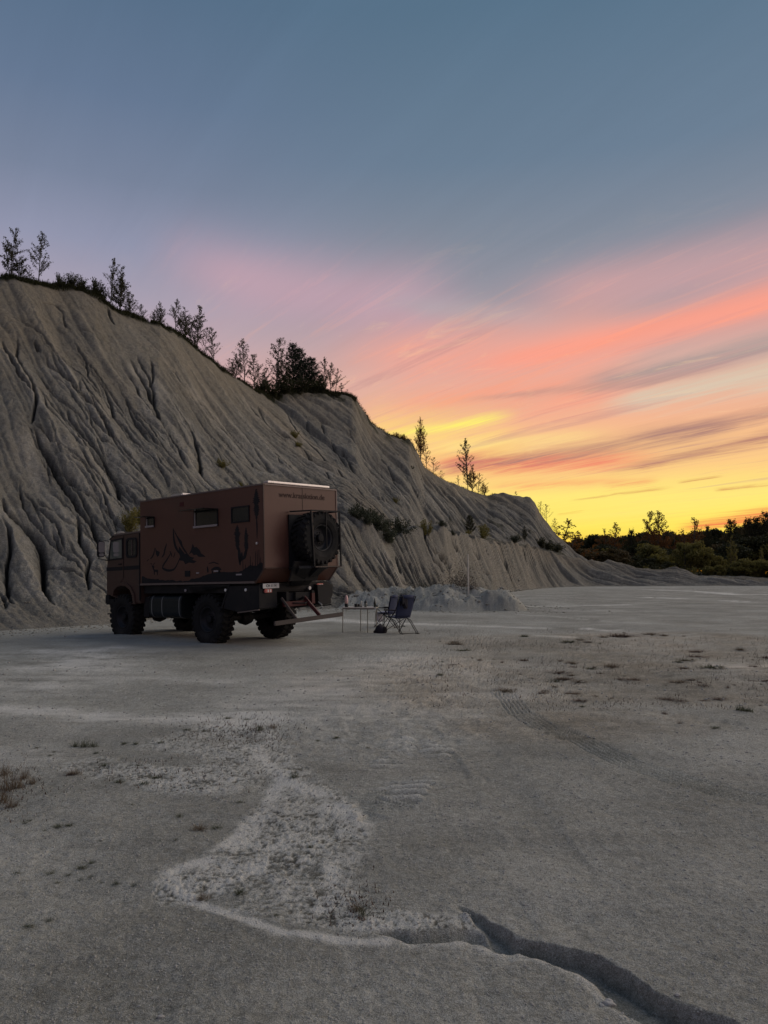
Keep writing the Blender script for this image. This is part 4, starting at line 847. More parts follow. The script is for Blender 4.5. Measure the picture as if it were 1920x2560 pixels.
slope_plant(600, 1204, 24, 'bush', 'olive', 'dry brown tuft just over the roof of the camper', 1.2, 2)
slope_plant(737, 1092, 22, 'bush', 'olive', 'yellowish grass clump on the middle of the slope', 1.1, 3)
slope_plant(744, 1112, 14, 'bush', 'olive', 'small grass clump below the yellowish one on the slope', 1.5, 1)
slope_plant(988, 1256, 18, 'bush', 'olive', 'thin yellow tuft on the far face above the thicket', .8, 1)
slope_plant(1030, 1172, 10, 'bush', 'darkgreen', 'tiny dark tuft high on the far cliff face', 1.0, 1)
dx, dy = 3.75, 38.6; slope_b = plant('dry_bush', 'dead', 'darkred', (dx, dy, final_z(dx, dy) - .05), 1.55, 'leafless brown bush on top of the earth mound behind the stake', 'bush', None, 1.0, 3, parts=('branches', 'foliage'))
dx, dy = 4.35, 37.9; plant('dry_bush', 'dead', 'redgrass', (dx, dy, final_z(dx, dy) - .05), .45, 'low brown scrub right of the stake on the mound', 'bush', None, 1.4, 4, parts=('branches', 'foliage'))
for px, py, hh, lab in ((1060, 1500, .9, 'thin grey scrub at the left end of the mound'), (1010, 1508, .7, 'grey scrub on the low bank between the chair and the mound')):
    q = ground_pt(px, py + 8); dx, dy = q[0] * 38.5 / q[1], 38.5
    plant('dry_bush', 'dead', 'slope', (dx, dy, final_z(dx, dy) - .05), hh, lab, 'bush', None, .9, 5, parts=('branches', 'foliage'))

# turf and hanging roots along the broken edge (uncountable): one object
hb = []; rs = np.random.RandomState(77)
for pts, pr, rngx, n_, dmin, dmax, ln in ((CREST, pS, (-20, 672), 3000, -.55, .4, .20), (CREST2, pC, (648, 890), 2000, -1.1, .6, .36), (CREST2, pC, (890, 1060), 350, -.3, .4, .25), (CREST2, pC, (1060, 1240), 200, -.2, .4, .22)):
    for i in range(n_):
        px = rs.uniform(*rngx); ta = (px - 960) / FPX / CP; d = rs.triangular(dmin, .1, dmax)
        if gn(np.array([px * .018]), np.array([d * .2]), 300)[0] < -.18 - (.25 * (d > -.3)): continue
        y = float(np.interp(ta, pr[0], pr[1])) + d; hb.append((ta * y, y, final_z(ta * y, y), ln * rs.uniform(.4, 1.4), d))
hb = np.array(hb)
def blades(name, base, ln, wd, mat, rs, spread=.6, label=None):
    n = len(base); a = rs.rand(n) * 6.28; s_ = rs.uniform(0, spread, n) * ln
    tip = base + np.stack([np.cos(a) * s_, np.sin(a) * s_, ln * rs.uniform(.6, 1, n)], -1); pa = np.stack([-np.sin(a), np.cos(a), 0 * a], -1) * (wd * rs.uniform(.6, 1.4, n))[:, None]
    co = np.stack([base - pa, base + pa, tip], 1).reshape(-1, 3)
    me = np_mesh(name, co, tris=np.arange(n * 3).reshape(n, 3), smooth_=False); me.materials.append(mat); return me
bs = np.repeat(hb[:, :3], 5, 0) + rs.normal(0, .10, (len(hb) * 5, 3)) * np.array([1, 1, .25])
me = blades('edge_turf', bs, np.repeat(hb[:, 3], 5), .022, MT['darkgreen'], rs, 1.4); o = new_obj('edge_turf', me)
tag(o, 'dark turf and roots fringing the broken cliff edge', 'turf', kind='stuff')

# ---- plants, stones and twigs on the pit floor
def tuft_proto(seed, n, spread, wd, mat, r0=.15):
    rs = np.random.RandomState(seed); b = np.stack([rs.normal(0, r0, n), rs.normal(0, r0, n), np.zeros(n)], -1)
    return blades('blades', b, rs.uniform(.4, 1.0, n), wd, MT[mat], rs, spread)
TUFT = {m: [tuft_proto(i, 90, 1.3, .012, m, .2) for i in range(3)] for m in ('grass', 'drygrass', 'redgrass')}
FLAT = {m: [tuft_proto(i + 10, 150, 2.6, .03, m, .4) for i in range(3)] for m in ('grass', 'redgrass', 'drygrass')}
def tuft(px, py, hpx, mat, label, flat=False, w=1.0, group='grass tufts on the pit floor', cat='grass tuft'):
    q = ground_pt(px, py); z = final_z(q[0], q[1]); d = math.hypot(*q)
    me = (FLAT if flat else TUFT)[mat][rng.randint(3)]; o = new_obj('grass_tuft', me, None, (q[0], q[1], z - .004)); s_ = hpx * d / FPX; o.scale = (s_ * w, s_ * w, s_); o.rotation_euler = (0, 0, rng.rand() * 6.28)
    return tag(o, label, cat, group)
tuft(210, 1866, 34, 'grass', 'upright green tuft left of the pale crust, below the truck front wheel')
tuft(235, 1866, 24, 'grass', 'smaller green tuft touching the upright one')
tuft(188, 1866, 22, 'grass', 'low green tuft on the left flank of the upright one')
tuft(190, 1938, 24, 'drygrass', 'dark brown cushion of grass on the lower left crust', w=1.4)
tuft(176, 1940, 12, 'redgrass', 'flat brown growth beside the dark cushion', True)
tuft(448, 2048, 18, 'grass', 'dark cushion plant alone on the smooth silt left of centre', w=1.2)
tuft(600, 2232, 16, 'grass', 'dark cushion plant in the pale loop of the scar', True, .8)
tuft(905, 2290, 44, 'grass', 'yellow-green tuft at the right end of the scar', w=.8)
tuft(895, 2275, 36, 'drygrass', 'dry blades rising behind the yellow-green tuft', w=1.0)
tuft(735, 1952, 32, 'grass', 'grey-green tuft on the pale rim of the scar', w=.9)
tuft(648, 1830, 28, 'grass', 'brownish tuft at the top of the scar', w=.9)
tuft(682, 1824, 20, 'drygrass', 'dry tuft right of the brownish one', w=1.0)
tuft(500, 2080, 16, 'drygrass', 'flat brown patch left of the pale scar', True, 1.2)
tuft(540, 2076, 12, 'grass', 'dark flat plant between brown patch and scar', True)
tuft(776, 2120, 12, 'grass', 'small dark plant inside the rough scar', True, .8)
tuft(505, 2240, 16, 'drygrass', 'dry tuft on the lower rim of the scar', True)
for px, py, hp, w_, fl in ((20, 1980, 90, .9, False), (0, 2010, 80, 1.0, False), (48, 1975, 60, .9, False), (60, 1950, 55, .8, False), (10, 1940, 60, 1.0, False), (80, 1965, 40, 1.0, False), (30, 2020, 50, 1.2, False)):
    tuft(px, py, hp * .8, 'drygrass', 'dry brown grass standing at the left edge of the picture', fl, w_ * .7, 'dry grass at the left edge')
gl = 'small flat dark plant on the smooth silt'
for px, py, hp, w_ in ((75, 2058, 8, 1), (62, 2066, 8, 1), (145, 2075, 10, 1.2), (172, 2072, 10, 1.1), (110, 2084, 6, 1), (230, 2160, 10, 1), (205, 2174, 10, 1.2), (172, 2190, 8, 1), (125, 2186, 10, 1.2), (200, 2200, 8, 1), (228, 2194, 7, 1.2), (143, 2208, 7, 1), (40, 2188, 8, 1.2),
                  (290, 2212, 10, 1), (336, 2216, 10, 1), (255, 2207, 6, 1), (70, 2322, 10, 1.4), (120, 2306, 9, 1.2), (90, 1872, 6, 1), (135, 1884, 5, 1), (240, 1886, 7, 1), (125, 1896, 5, 1), (310, 1862, 9, .9), (340, 1862, 8, 1), (265, 1917, 8, 1.4), (330, 2018, 6, 1), (250, 2110, 5, 1.2), (400, 2112, 5, 1), (440, 2110, 7, 1),
                  (1455, 1766, 8, 1), (840, 1846, 9, 1), (920, 1873, 6, 1), (795, 1852, 6, 1), (1100, 1690, 9, 1.2), (345, 1920, 7, 1), (390, 1950, 8, 1.5), (300, 1962, 8, 1.6), (360, 1968, 9, 1.6), (500, 1978, 7, 1), (600, 2012, 9, 1), (465, 1828, 7, 1.6), (510, 1830, 8, 1.2), (570, 1798, 8, 1.6), (400, 1862, 6, 1.6), (620, 1800, 6, 1.6), (530, 2330, 6, 1), (690, 2294, 9, 1), (770, 2305, 8, 1.1), (590, 2268, 7, 1)):
    tuft(px, py, hp, 'grass', gl, True, w_ * .9, 'small flat dark plants on the silt', 'plant')
tuft(1850, 1776, 22, 'grass', 'dark green tuft alone on the bare silt at the right', w=1.2)
tuft(1868, 1778, 14, 'grass', 'lower blades right beside the lone dark green tuft', True)
tuft(1660, 1782, 16, 'redgrass', 'small twiggy plant on the bare silt right of centre', w=1.0)
tuft(1790, 1823, 9, 'grass', 'flat plant below and left of the lone dark green tuft', True, 1.3)
tuft(1700, 1810, 12, 'redgrass', 'little brown plant below the twiggy one', w=1.0)
tuft(1550, 1700, 14, 'redgrass', 'brown tuft at the near rim of the reddish ground', w=1.0)
rs = np.random.RandomState(31); lg = 'low reddish plant scattered over the dry ground right of the camp'
spots = [(1180, 1645), (1200, 1650), (1235, 1648), (1255, 1658), (1310, 1652), (1360, 1725), (1390, 1702), (1405, 1698), (1430, 1668), (1480, 1672), (1250, 1722), (1290, 1724), (1260, 1728), (1420, 1605), (1450, 1600), (1470, 1605), (1500, 1608), (1560, 1582), (1625, 1586), (1660, 1590), (1710, 1592), (1740, 1628), (1850, 1624), (1870, 1632), (1880, 1642), (1665, 1712), (1700, 1705), (1730, 1700), (1760, 1715), (1670, 1745), (1700, 1748), (1760, 1748), (1800, 1745), (1830, 1752), (1900, 1760), (1915, 1705), (1835, 1712), (1780, 1672), (1880, 1680), (1560, 1690), (1580, 1700), (1530, 1668), (1330, 1696), (1345, 1690), (1300, 1686)]
for _ in range(150):
    u, v = rs.rand(2); px = 1100 + 830 * u; py = 1588 + 175 * v - (60 * (u < .25) * v)
    if gn(np.array([px * .006]), np.array([py * .03]), 400)[0] > .12: spots.append((px, py))
for px, py in spots:
    tuft(px, py, rs.uniform(3, 14) * rs.uniform(.6, 1), rs.choice(['redgrass', 'redgrass', 'drygrass', 'grass']), lg, rs.rand() < .6, rs.uniform(.8, 3.0), 'low plants on the dry reddish ground', 'plant')
# short sparse grass between them (uncountable)
pts_ = []
for _ in range(5200):
    u, v = rs.rand(2); px, py = 1000 + 960 * u, 1575 + 200 * v
    if gn(np.array([px * .007]), np.array([py * .035]), 400)[0] + .3 * rs.rand() < .12: continue
    q = ground_pt(px, py); pts_.append((q[0], q[1], final_z(*q)))
for _ in range(1500):
    c = [(640, 1840, 60, 22), (430, 1940, 150, 26), (30, 1980, 60, 40), (560, 1830, 90, 24), (880, 2260, 50, 30)][rs.randint(5)]; px, py = rs.normal(c[0], c[2]), rs.normal(c[1], c[3]); q = ground_pt(px, py); pts_.append((q[0], q[1], final_z(*q)))
pts_ = np.array(pts_); n_ = len(pts_); dist = np.hypot(pts_[:, 0], pts_[:, 1])
me = blades('sparse_grass', pts_, np.clip(dist * .0042, .012, .09) * rs.uniform(.4, 1.5, n_), .0035, MT['redgrass'], rs, 1.2); me.vertices.foreach_get
tag(new_obj('sparse_grass', me), 'thin scattering of short dry grass on the pit floor', 'grass', kind='stuff')
# grit and pebbles (uncountable)
def ico():
    bm = bmesh.new(); bmesh.ops.create_icosphere(bm, subdivisions=1, radius=1); v = np.array([p.co[:] for p in bm.verts]); f = np.array([[q.index for q in p.verts] for p in bm.faces]); bm.free(); return v, f
IV, IF = ico(); n_ = 9000
pxs = rs.uniform(-40, 1960, n_); pys = 1640 + 930 * rs.rand(n_) ** .8
gp = np.array([ground_pt(a, b) for a, b in zip(pxs, pys)]); gzv = np.array([final_z(*q) for q in gp]); sz = .0022 * np.hypot(gp[:, 0], gp[:, 1]) * rs.uniform(.25, 1.0, n_) ** 2.2
ms = (np.abs(rs.normal(size=(n_, 1, 3))) * .2 + .8)
co = (IV[None] * sz[:, None, None] * ms * np.array([1, 1, .7]) + np.concatenate([gp, gzv[:, None]], 1)[:, None, :]).reshape(-1, 3)
fc = (IF[None] + (np.arange(n_) * len(IV))[:, None, None]).reshape(-1, 3)
me = np_mesh('grit', co, tris=fc, smooth_=False); me.materials.append(MT['pebble']); tag(new_obj('grit', me), 'grit and crumbs strewn over the pit floor', 'gravel', kind='stuff')
# clods and fallen stones along the foot of the slopes and over the mound (uncountable)
n_ = 3600; cl_ = []
for k in range(n_):
    if k % 3 == 0: x, y = rs.normal(3.2, 2.6), rs.normal(38, 2.0)
    else:
        ta = rs.uniform(-.62, .20); y = float(np.interp(ta, pT[0], pT[1])) + rs.normal(-.2, 1.3); x = ta * y
    if y < 5: continue
    cl_.append((x, y, final_z(x, y), .012 + .06 * rs.rand() ** 4 + (.10 * rs.rand() if rs.rand() < .02 else 0)))
cl_ = np.array(cl_); cl_[:, 3] *= np.clip(cl_[:, 1] / 34, .6, 1.8); n_ = len(cl_)
co = (IV[None] * cl_[:, 3][:, None, None] * (np.abs(rs.normal(size=(n_, 12, 1))) * .18 + .8) * np.array([1.1, 1, .75]) + cl_[:, :3][:, None, :]).reshape(-1, 3)
fc = (IF[None] + (np.arange(n_) * len(IV))[:, None, None]).reshape(-1, 3)
me = np_mesh('rubble', co, tris=fc, smooth_=False); me.materials.append(simple('clod_earth', (.25, .235, .19), .95, var=.5, scale=2)); tag(new_obj('rubble', me), 'clods and fallen stones along the foot of the slopes', 'rubble', kind='stuff')
def stone(px, py, wpx, label, seed, dz=0.0):
    q = ground_pt(px, py); s_ = wpx / 2 * math.hypot(*q) / FPX
    bm = bmesh.new(); bmesh.ops.create_icosphere(bm, subdivisions=3, radius=1)
    for v in bm.verts:
        c = v.co; k = 1 + .22 * float(gn(np.array([c.x * 1.3 + seed]), np.array([c.y * 1.3 + c.z]), seed)[0]) * 2 + .08 * float(gn(np.array([c.x * 4 + seed]), np.array([c.y * 4 + c.z * 3]), seed)[0]); v.co = Vector((c.x * k, c.y * k * .8, c.z * k * .6))
    me = bpy.data.meshes.new('stone'); bm.to_mesh(me); bm.free(); me.materials.append(MT['stone']); o = new_obj('stone', me, None, (q[0], q[1], final_z(*q) + s_ * .2 + dz)); o.scale = (s_,) * 3
    return tag(o, label, 'stone')
stone(1522, 2492, 28, 'white stone lying in the wash-out channel', 1)
stone(1504, 2498, 12, 'chip of white stone touching the larger one in the channel', 2)
stone(1694, 2484, 13, 'small pale stone on the far wall of the channel', 3)
stone(402, 2530, 16, 'pale pebble alone on the silt at the bottom left', 4)
stone(1308, 2533, 8, 'small pale pebble left of the channel near the bottom edge', 5)
stone(985, 2398, 8, 'pale pebble below the scar in the middle foreground', 6)
stone(1320, 2260, 7, 'pale pebble on the bare silt above the channel', 7)
# wooden stake on the mound
q = at(1171, 1474, 37.6); zt = at(1171, 1386, 37.6)[2]; z0 = final_z(q[0], 37.6)
mb = MB(); mb.tube([(0, 0, -.1), (0, 0, (zt - z0) * .8), (0, 0, zt - z0)], [.042, .036, .03], 6); MT['stake'] = simple('weathered_wood', (.6, .55, .46), .9, scale=10)
o = mb.build('stake', MT['stake']); o.location = (q[0], 37.6, z0); tag(o, 'thin pale wooden stake standing upright on the mound', 'stake')
mb = MB(); mb.tube([(-.4, 0, .02), (.1, .02, .05), (.75, 0, -.02)], [.012, .02, .012], 5); o = mb.build('fallen_branch', MT['stake']); q = at(1190, 1482, 36.6); o.location = (q[0], 36.6, final_z(q[0], 36.6) + .04); tag(o, 'bare pale branch lying on the mound below the stake', 'branch')
# ------------------------------------------------------------------ the expedition truck (local axes: x forward from the rear wall, y to its left, z up)
PNT = simple('brown_paint', (.092, .041, .029), .40, spec=.35, var=.2, scale=1.6, bump=.001, wear=(.055, .036, .029), wear_amt=.45)
PNT2 = simple('brown_paint_cab', (.064, .036, .028), .42, spec=.3, var=.18, scale=2.0, wear=(.05, .036, .03), wear_amt=.5)
TRIM = simple('trim_strip', (.08, .06, .05), .5, var=.15); EDGE = simple('aluminium_edge', (.16, .13, .12), .45, metal=.4, var=.15)
BLK = simple('black_print', (.008, .008, .010), .7, var=.3); RUB = simple('tyre_rubber', (.008, .008, .008), .85, var=.4, scale=9, bump=.004, wear=(.04, .037, .034), wear_amt=.4)
STL = simple('chassis_steel', (.007, .0075, .009), .7, metal=.0, var=.3, wear=(.03, .026, .022)); RIM = simple('painted_rim', (.016, .017, .02), .5, metal=.3, var=.3)
GLS = simple('dark_glass', (.012, .014, .015), .08, spec=.6, var=.1); ALU = simple('bright_aluminium', (.62, .62, .62), .35, metal=.8, var=.1); FRM = simple('window_frame_plastic', (.30, .27, .27), .5, var=.1)
TNK = simple('tank_paint', (.012, .018, .022), .4, metal=.3, var=.2); STP = simple('tank_strap', (.20, .21, .22), .4, metal=.6, var=.15); WHT = simple('white_reflector', (.7, .68, .64), .4, var=.1)
PLT = simple('plate_white', (.62, .62, .58), .5, var=.08); RED = simple('red_lamp_glass', (.55, .16, .13), .3, var=.15); RDK = simple('dark_red_paint', (.06, .008, .010), .5, var=.2); WOOD = simple('grey_beam', (.06, .05, .045), .6, var=.25)
MIRR = simple('mirror_glass', (.75, .75, .75), .04, metal=1.0, var=.02)
T = bpy.data.objects.new('camper_truck', None); COL.objects.link(T)
yaw, tp, tr = map(math.radians, (139.259, 1.106, -1.253))
T.matrix_world = Matrix.Translation((-1.903, 18.63, .0)) @ Matrix.Rotation(yaw, 4, 'Z') @ Matrix.Rotation(tp, 4, 'Y') @ Matrix.Rotation(tr, 4, 'X')
tag(T, 'brown four-wheel-drive camper truck with black mountain silhouettes parked below the cliff', 'truck')
W2, LB, ZT, ZB_, Z0 = 1.2035, 5.17, 3.80, 1.86, 1.52
MB().prism([(0, ZB_), (.32, Z0), (LB, Z0), (LB, ZT), (0, ZT)], -W2, W2).build('living_box', PNT, T, bevel=.012)
# corner and edge profiles
box = [o for o in bpy.data.objects if o.name == 'living_box'][0]
for y in (-W2, W2):
    s = 1 if y > 0 else -1
    MB().box((.0, y, (ZT + ZB_) / 2), (.03, .03, ZT - ZB_ + .01)).build('corner_profile', PNT2 if s > 0 else EDGE, box)
    MB().bar((.0, y, ZB_), (.32, y, Z0), .03).build('corner_profile', PNT2 if s > 0 else EDGE, box)
    MB().box((LB / 2, y, ZT + .006), (LB + .02, .032, .034)).build('roof_rail', EDGE, box)
MB().box((-.004, 0, ZT + .006), (.034, 2 * W2 - .04, .034)).build('roof_rail', EDGE, box)
MB().box((LB / 2 + .16, W2 + .008, Z0 + .02), (LB - .36, .03, .05)).build('bottom_rail', EDGE, box)
MB().box((-.003, -.03, (ZT + 3.2) / 2), (.008, .012, ZT - 3.2 - .03)).build('panel_seam', PNT2, box)
MB().box((-.004, 0, ZB_), (.01, 2 * W2 - .05, .02)).build('panel_seam', PNT2, box)
MB().prism([(.9, ZT + .03), (4.9, ZT + .03), (4.9, ZT + .07), (.9, ZT + .07)], -.9, .9).build('solar_panel', STL, T)
# roof light bar seen as a bright strip at the rear edge
MB().box((.10, 0.02, ZT + .075), (.16, 2.05, .045)).build('awning_rail', ALU, T, bevel=.01)
for y in (-.85, 0, .85): MB().box((.10, y, ZT + .038), (.08, .06, .035)).build('rail_bracket', STL, T)
h = MB().box((4.05, .55, ZT + .11), (.55, .5, .09)).build('roof_hatch', ALU, T, bevel=.03); MB().box((4.05, .55, ZT + .05), (.6, .55, .04)).build('hatch_frame', FRM, h)
MB().box((4.65, .35, ZT + .09), (.25, .25, .06)).build('roof_vent', FRM, T, bevel=.02)
# windows of the box: frame ring, dark pane set back, flap propped open
def box_window(x0, x1, z0, z1, flap=None, sill=True, framemat=None):
    fr_ = MB(); t_ = .035; y = W2 + .012
    for a, b, c, d in ((x0, x1, z1 - t_, z1), (x0, x0 + t_, z0 + t_, z1 - t_), (x1 - t_, x1, z0 + t_, z1 - t_), (x0, x1, z0, z0 + t_)): fr_.box(((a + b) / 2, y, (c + d) / 2), (b - a, .024, d - c))
    f = fr_.build('window', framemat or BLK, T, bevel=.004)
    MB().box(((x0 + x1) / 2, W2 + .004, (z0 + z1) / 2), (x1 - x0 - 2 * t_ + .004, .006, z1 - z0 - 2 * t_ + .004)).build('pane', GLS, f)
    if sill: MB().box(((x0 + x1) / 2, W2 + .03, z0 + .022), (x1 - x0 - .03, .05, .05)).build('sill', FRM, f); MB().box((x1 - .06, W2 + .02, (z0 + z1) / 2), (.03, .03, z1 - z0 - .05)).build('window_stay', FRM, f)
    if flap: MB().box((x0 + (x1 - x0) / 2, W2 + .014 + flap * .5, z1 + .0), (x1 - x0, flap, .02), None).build('open_pane', GLS, f)
    return f
box_window(4.45, 4.86, 3.07, 3.34, .36); box_window(1.69, 2.68, 2.93, 3.35, .46); box_window(.50, 1.18, 2.96, 3.35, None, False)
MB().box((3.215, W2 + .004, 3.58), (.16, .012, .11)).build('air_vent', RDK, T)
MB().box((2.985, W2 + .005, 1.79), (.22, .014, .15)).build('service_flap', BLK, T)
k = MB(); k.lathe([(.0, 0), (.03, 0), (.03, .03), (.0, .035)], 12, 'y', (.24, W2, 2.44)); k.build('lock_knob', ALU, T)
for x, z, w_ in ((2.55, 1.80, .10), (.92, 1.73, .2), (1.80, 1.83, .17)): MB().box((x, W2 + .008, z), (w_, .016, .035)).build('flap_handle', FRM, T)
# painted silhouettes (flat print on the side wall)
rs = np.random.RandomState(9)
def decal(name, polys, y=W2 + .0025, par=None):
    mb = MB()
    for P in polys:
        n = len(P); o_ = len(mb.v); mb.v += [(u, y, v) for u, v in P]
        mb.f.append(tuple(range(o_, o_ + n)))
    me = bpy.data.meshes.new(name); me.from_pydata(mb.v, [], mb.f)
    bm = bmesh.new(); bm.from_mesh(me); bmesh.ops.triangulate(bm, faces=bm.faces, ngon_method='EAR_CLIP'); bmesh.ops.recalc_face_normals(bm, faces=bm.faces); bm.to_mesh(me); bm.free()
    me.materials.append(BLK); return new_obj(name, me, par or T)
def brush(pts, w0, w1=None, jit=.0):
    """a tapering brush stroke as a polygon"""
    pts = np.array(pts, float); n = len(pts); w1 = w0 if w1 is None else w1; L_, R_ = [], []
    tt = np.linspace(0, 1, 14); X_ = np.interp(tt, np.linspace(0, 1, n), pts[:, 0]); Z_ = np.interp(tt, np.linspace(0, 1, n), pts[:, 1])
    dx_, dz_ = np.gradient(X_), np.gradient(Z_); q = np.hypot(dx_, dz_); nx, nz_ = -dz_ / q, dx_ / q
    for i in range(14):
        w = (w0 + (w1 - w0) * tt[i]) * math.sin(math.pi * min(.98, max(.03, tt[i]))) ** .5 + .004 + rs.normal(0, jit)
        L_.append((X_[i] + nx[i] * w, Z_[i] + nz_[i] * w)); R_.append((X_[i] - nx[i] * w, Z_[i] - nz_[i] * w))
    return L_ + R_[::-1]
mtn = [brush([(3.60, 2.98), (3.58, 2.72), (3.52, 2.52), (3.36, 2.33)], .03, .05),
       [(3.60, 2.98), (3.42, 2.78), (3.22, 2.62), (3.19, 2.52), (3.10, 2.42), (3.00, 2.33), (3.02, 2.30), (3.12, 2.36), (3.26, 2.50), (3.40, 2.68), (3.52, 2.84)],
       [(3.38, 2.36), (3.30, 2.24), (3.34, 2.14), (3.16, 2.12), (3.08, 2.03), (2.92, 2.07), (2.72, 2.05), (2.60, 2.09), (2.66, 2.11), (2.78, 2.13), (2.70, 2.19), (2.88, 2.22), (2.98, 2.31), (3.10, 2.30), (3.22, 2.40), (3.34, 2.50)],
       [(2.92, 2.28), (2.82, 2.40), (2.76, 2.54), (2.68, 2.45), (2.60, 2.46), (2.46, 2.37), (2.40, 2.28), (2.30, 2.24), (2.22, 2.19), (2.34, 2.20), (2.50, 2.20), (2.60, 2.26), (2.72, 2.25), (2.80, 2.32)],
       [(4.45, 2.53), (4.38, 2.44), (4.22, 2.39), (4.26, 2.30), (4.34, 2.26), (4.40, 2.33)], brush([(4.46, 2.50), (4.50, 2.36), (4.58, 2.27), (4.68, 2.22)], .022),
       brush([(3.90, 2.60), (3.98, 2.46), (4.03, 2.32), (4.14, 2.24)], .026), brush([(3.72, 2.34), (3.86, 2.20), (4.04, 2.06), (4.12, 1.97), (3.98, 1.91), (3.80, 1.885), (3.60, 1.90), (3.46, 2.0), (3.30, 2.22)], .030, .026),
       brush([(3.76, 2.40), (3.70, 2.32), (3.66, 2.24)], .018), brush([(3.52, 2.36), (3.56, 2.28), (3.60, 2.22)], .012), brush([(4.74, 2.22), (4.84, 2.16)], .008)]
decal('mountain_mural', mtn)
deer = [[(4.48, 2.02), (4.50, 1.94), (4.42, 1.92), (4.34, 1.93), (4.30, 1.90), (4.32, 1.85), (4.33, 1.78), (4.36, 1.78), (4.37, 1.86), (4.46, 1.87), (4.47, 1.79), (4.50, 1.79), (4.52, 1.90), (4.58, 1.99), (4.61, 2.02), (4.58, 2.045), (4.53, 2.03)],
        brush([(4.54, 2.03), (4.50, 2.09), (4.44, 2.11)], .008), brush([(4.58, 2.03), (4.62, 2.09), (4.66, 2.10)], .008)]
decal('stag_silhouette', deer)
def conifer(xc, z0, z1, w, sp=0):
    n = 15; P = []
    for i in range(n + 1):
        f = i / n; wd = w * (math.sin(math.pi * min(1, f * .92 + .06)) ** .8) * rs.uniform(.65, 1.15); P.append((xc + wd + sp * f, z1 + (z0 - z1) * f)); P.append((xc + wd * .55 + sp * f, z1 + (z0 - z1) * (f + .02)))
    Q = [(2 * xc - x + 2 * sp * ((z1 - z) / (z1 - z0)) + rs.normal(0, .01), z) for x, z in P[::-1]]; return [(xc, z1 + .04)] + P + Q
tree = [conifer(.25, 2.98, 3.68, .14), brush([(.25, 3.0), (.24, 2.8), (.245, 2.55)], .030, .01), conifer(.97, 2.32, 2.88, .15), conifer(.64, 2.2, 2.80, .10), brush([(.92, 2.38), (.90, 2.2), (.88, 1.95)], .05, .05), brush([(.66, 2.3), (.70, 2.15), (.80, 2.08)], .05, .04),
        brush([(.80, 2.25), (.84, 2.1), (.92, 2.02)], .05)]
tree += [brush([(x, 2.02 + rs.uniform(-.1, .3)), (x + rs.normal(0, .01), 1.8)], .007) for x in (.78, .68, .58, .5, .42, .31, .25, .19, .13)]
decal('tree_mural', tree)
gx = np.linspace(5.10, .06, 70); gt = np.interp(gx, [.06, .3, .55, .8, 1.0, 1.5, 1.9, 2.2, 2.47, 3.09, 4.08, 4.58, 4.8, 5.06, 5.12], [1.95, 1.90, 1.88, 1.80, 1.80, 1.80, 1.79, 1.74, 1.69, 1.60, 1.645, 1.67, 1.70, 1.76, 1.76])
gt = gt + rs.uniform(-.012, .02, 70) + (gx < .9) * rs.uniform(-.01, .07, 70)
gb = np.where(gx < .32, 1.875 - (gx) * 1.03, Z0 + .05)
decal('meadow_mural', [[(float(a), float(b)) for a, b in zip(gx, gt)] + [(float(a), float(max(b, Z0 + .05))) for a, b in zip(gx[::-1], gb[::-1])]])
decal('cart_silhouette', [brush([(2.16, 1.95), (2.14, 1.86), (2.13, 1.80)], .03), brush([(2.0, 1.86), (1.86, 1.90), (1.72, 1.90), (1.60, 1.86)], .035), brush([(1.96, 1.84), (1.94, 1.78)], .03), brush([(1.70, 1.86), (1.66, 1.78)], .03), brush([(2.1, 2.02), (1.9, 2.05), (1.7, 2.0)], .012)])
# web address on the rear wall
def text_mesh(s_, name, size, mat, par, loc, rot, ext=.0015):
    cu = bpy.data.curves.new('t', 'FONT'); cu.body = s_; cu.size = size; cu.extrude = ext; cu.align_x = 'CENTER'; cu.align_y = 'CENTER'; cu.offset = .002
    ob = bpy.data.objects.new('t', cu); COL.objects.link(ob); bpy.context.view_layer.update(); me = bpy.data.meshes.new_from_object(ob); bpy.data.objects.remove(ob)
    me.materials.clear(); me.materials.append(mat); o = new_obj(name, me, par); o.location = loc; o.rotation_euler = rot; return o
TXT = simple('dark_lettering', (.035, .016, .012), .7, var=.1)
tx_ = text_mesh('www.krasslotion.de', 'web_address', .19, TXT, T, (-.0045, -.03, 3.585), (math.radians(90), 0, math.radians(-90)))
tx_.scale = (1.52 / max(.01, tx_.dimensions.x), 1, 1)
